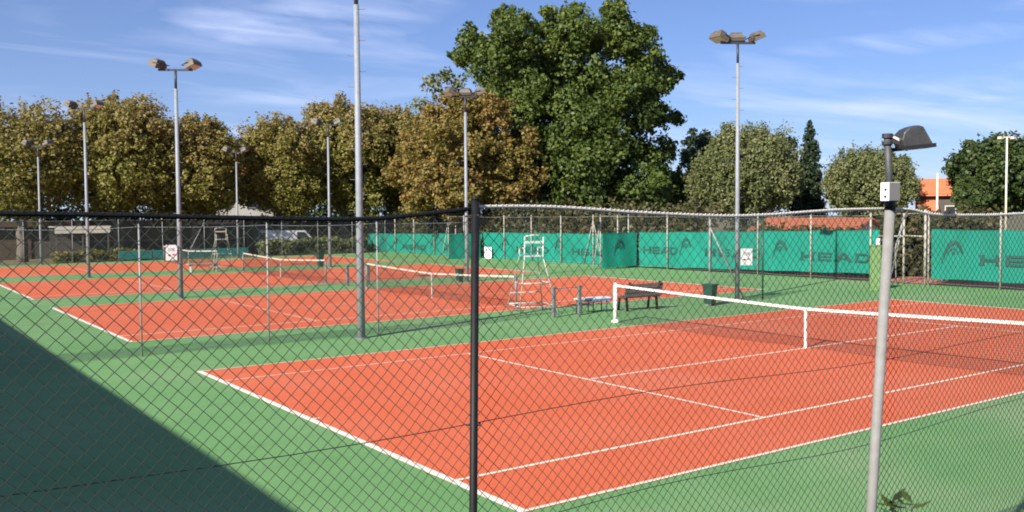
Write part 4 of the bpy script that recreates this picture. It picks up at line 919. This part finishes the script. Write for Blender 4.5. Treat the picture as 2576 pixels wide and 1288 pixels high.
# orange-roofed house
h0 = far(2299, 556, 80); hz = far(2340, 452, 80).z; ry_ = ray(2345, 556)
rz = math.atan2(ry_.y, ry_.x)-R(86); ln = 6.5
ho = thing('house', (h0.x, h0.y, 0), 'distant house with bright orange tiled roof among dark trees', 'house', rz=rz)
MB().prism([(0, 0), (4, 0), (4, hz-1.0), (2, hz-.1), (0, hz-1.0)], 'x', .3, ln).build('wall', M['dark_wall'], ho)
b = MB(); gable_roof(b, 0, ln, 0, 4, hz-1.1, hz, 'x', .45, .12); rf = b.build('roof', M['tile_bright'], ho)
tile_rows(rf, (-.45, -.45, hz-1.16), (ln+.45, -.45, hz-1.16), (-.45, 2, hz+.12), (ln+.45, 2, hz+.12), 8, M['tile_bright'])
MB().box((ln-.6, 1.4, hz+.1), (.5, .5, .7)).build('chimney', M['cream_wall'], rf)
for xa, xb in ((.1, 1.7), (ln-1.2, ln+.6)):
    MB().prism([(-1.6, 2.9), (-.02, 3.7), (-.02, 3.82), (-1.6, 3.02)], 'x', xa, xb).build('porch_roof', M['tile_bright'], ho)
MB().box((1.0, -.75, 1.4), (1.3, 1.45, 2.8)).build('porch', M['cream_wall'], ho)
for xx in (2.6, ln-1.8):
    w_ = MB().box((xx, -.05, 2.9), (.8, .09, 1.0)).build('window', M['fascia'], ho); MB().box((xx, -.10, 2.9), (.66, .03, .86)).build('pane', M['glass_dark'], w_)
# pale house glimpsed between the chestnuts
ph = thing('house', (20.8, 84, 0), 'pale rendered house glimpsed through the gap between two chestnuts', 'house')
MB().prism([(0, 0), (8, 0), (8, 7.2), (4, 9.3), (0, 7.2)], 'x', 0, 11).build('wall', M['white_wall'], ph)
b = MB(); gable_roof(b, 0, 11, 0, 8, 7.25, 9.4, 'x', .5, .12); b.build('roof', M['tile'], ph)
for zz_ in (1.7, 4.6):
    for xx in (1.4, 4.0, 6.8, 9.4):
        w_ = MB().box((xx, -.04, zz_), (1.1, .08, 1.5)).build('window', M['fascia'], ph); MB().box((xx, -.09, zz_), (.92, .03, 1.32)).build('pane', M['glass_dark'], w_)
# long low row of garages behind the chestnuts
ga = thing('garage_row', (-8, 69.5, 0), 'long low dark garage row with pale roof edge behind the chestnut trunks', 'building')
MB().box((29, 2.5, 1.3), (58, 5, 2.6)).build('wall', M['dark_wall'], ga)
MB().box((29, 2.4, 2.68), (58.6, 5.8, .16)).build('roof', M['dark_wall'], ga)
for k in range(12):
    MB().box((k*4.9+2.4, -.535, 2.6), (4.86, .05, .42)).build('fascia_board', M['fascia'] if k % 4 == 1 else M['door'], ga)
    MB().box((k*4.9+2.4, -.04, 1.1), (2.6, .08, 2.2)).build('garage_door', M['door'] if k % 3 else M['galv_dark'], ga)
sh = thing('added_shelter', (5.9, 62.0, 0), 'open shelter with a pale roof edge standing in for the sunlit garage fascia', 'added_shelter')  # added canopy set in the sun to show the garage fascia's lit patch
MB().box((1.75, 1.0, 2.42), (3.7, 2.2, .08)).build('roof', M['concrete'], sh)
for k in range(2): MB().box((.86+k*1.78, -.12, 2.2), (1.76, .04, .46)).build('fascia_board', M['fascia'], sh)
for xx in (.1, 1.75, 3.4): MB().box((xx, -.02, 1.1), (.09, .09, 2.3)).build('post', M['dark_wall'], sh)
MB().box((1.75, 2.0, 1.2), (3.5, .08, 2.4)).build('back_wall', M['dark_wall'], sh)
MB().box((1.75, 1.7, .45), (3.0, .4, .06)).build('seat', M['door'], sh)
# parked white van in front of it
vn = thing('van', (21.4, 63.6, 0), 'white van parked under the chestnuts behind the low shrub bank', 'van')
MB().prism([(0, .35), (4.3, .35), (4.3, 1.0), (3.9, 1.15), (3.3, 1.85), (.15, 1.9), (0, 1.6)], 'y', 0, 1.75).build('body', M['car_white'], vn)
for xx in (.85, 3.45):
    for yy in (-.02, 1.77):
        wh = MB().tube([(xx, yy-.1, .33), (xx, yy+.1, .33)], .33, 18).build('wheel', M['rubber'], vn); MB().tube([(xx, yy-.11, .33), (xx, yy+.11, .33)], .19, 12).build('rim', M['galv'], wh)
MB().prism([(2.55, 1.15), (3.7, 1.15), (3.2, 1.72), (2.55, 1.74)], 'y', -.012, .0).build('side_window', M['glass_dark'], vn)
MB().box((-.01, .88, 1.45), (.02, 1.4, .5)).build('rear_window', M['glass_dark'], vn)
for yy in (.15, 1.6): MB().box((4.3, yy, .85), (.04, .22, .16)).build('headlight', M['lamp_glass'], vn)
MB().box((2.15, -.02, .42), (4.5, .04, .16)).build('side_sill', M['rubber'], vn)
# slim lamp posts in the distance on the house side
for vx, vt, vb, rng, lab in ((2530, 345, 566, 70, 'tall pale lamp post in front of the dark green trees'), (2357, 440, 552, 60, 'shorter pale lamp post in front of the orange-roofed house')):
    p = far(vx, 560, rng); zt_ = far(vx, vt, rng).z
    t = thing('lamp_post', (p.x, p.y, 0), lab, 'lamp post')
    MB().tube([(0, 0, 0), (0, 0, zt_)], [.075, .055], 12).build('pole', M['cream_wall'], t, True)
    if vx < 2400: MB().tube([(0, 0, zt_), (0, 0, zt_+.12)], [.075, .03], 12).build('cap', M['fascia'], t); continue
    MB().bar((-.35, .2, zt_), (.35, -.2, zt_), .09, .07).build('crossarm', M['cream_wall'], t)
    for s_ in (-1, 1): MB().box((s_*.38, -s_*.22, zt_-.05), (.34, .26, .16)).build('lamp_head', M['fascia'], t)
# the clubhouse at the photographer's side: its roof edge throws the big shadow over the court surround
slope = math.cos(SUN_AZ-math.pi)/math.tan(SUN_EL)
H = 5.2; xe = -1.86-H*slope
cb_ = thing('clubhouse', (xe, 0, 0), 'long two storey clubhouse whose flat roof edge shades the court surround', 'building')
MB().box((-5.4, -1.5, 2.5), (10, 63, 5.0)).build('wall', M['white_wall'], cb_)
MB().box((-5.3, -1.5, H-.1), (10.6, 63.6, .2)).build('roof', M['concrete'], cb_)
for k in range(20):
    for zz_ in (1.2, 3.7):
        w_ = MB().box((-.38, -31+k*3.1, zz_), (.08, 1.7, 1.5)).build('window', M['fascia'], cb_); MB().box((-.33, -31+k*3.1, zz_), (.03, 1.5, 1.3)).build('pane', M['glass_dark'], w_)
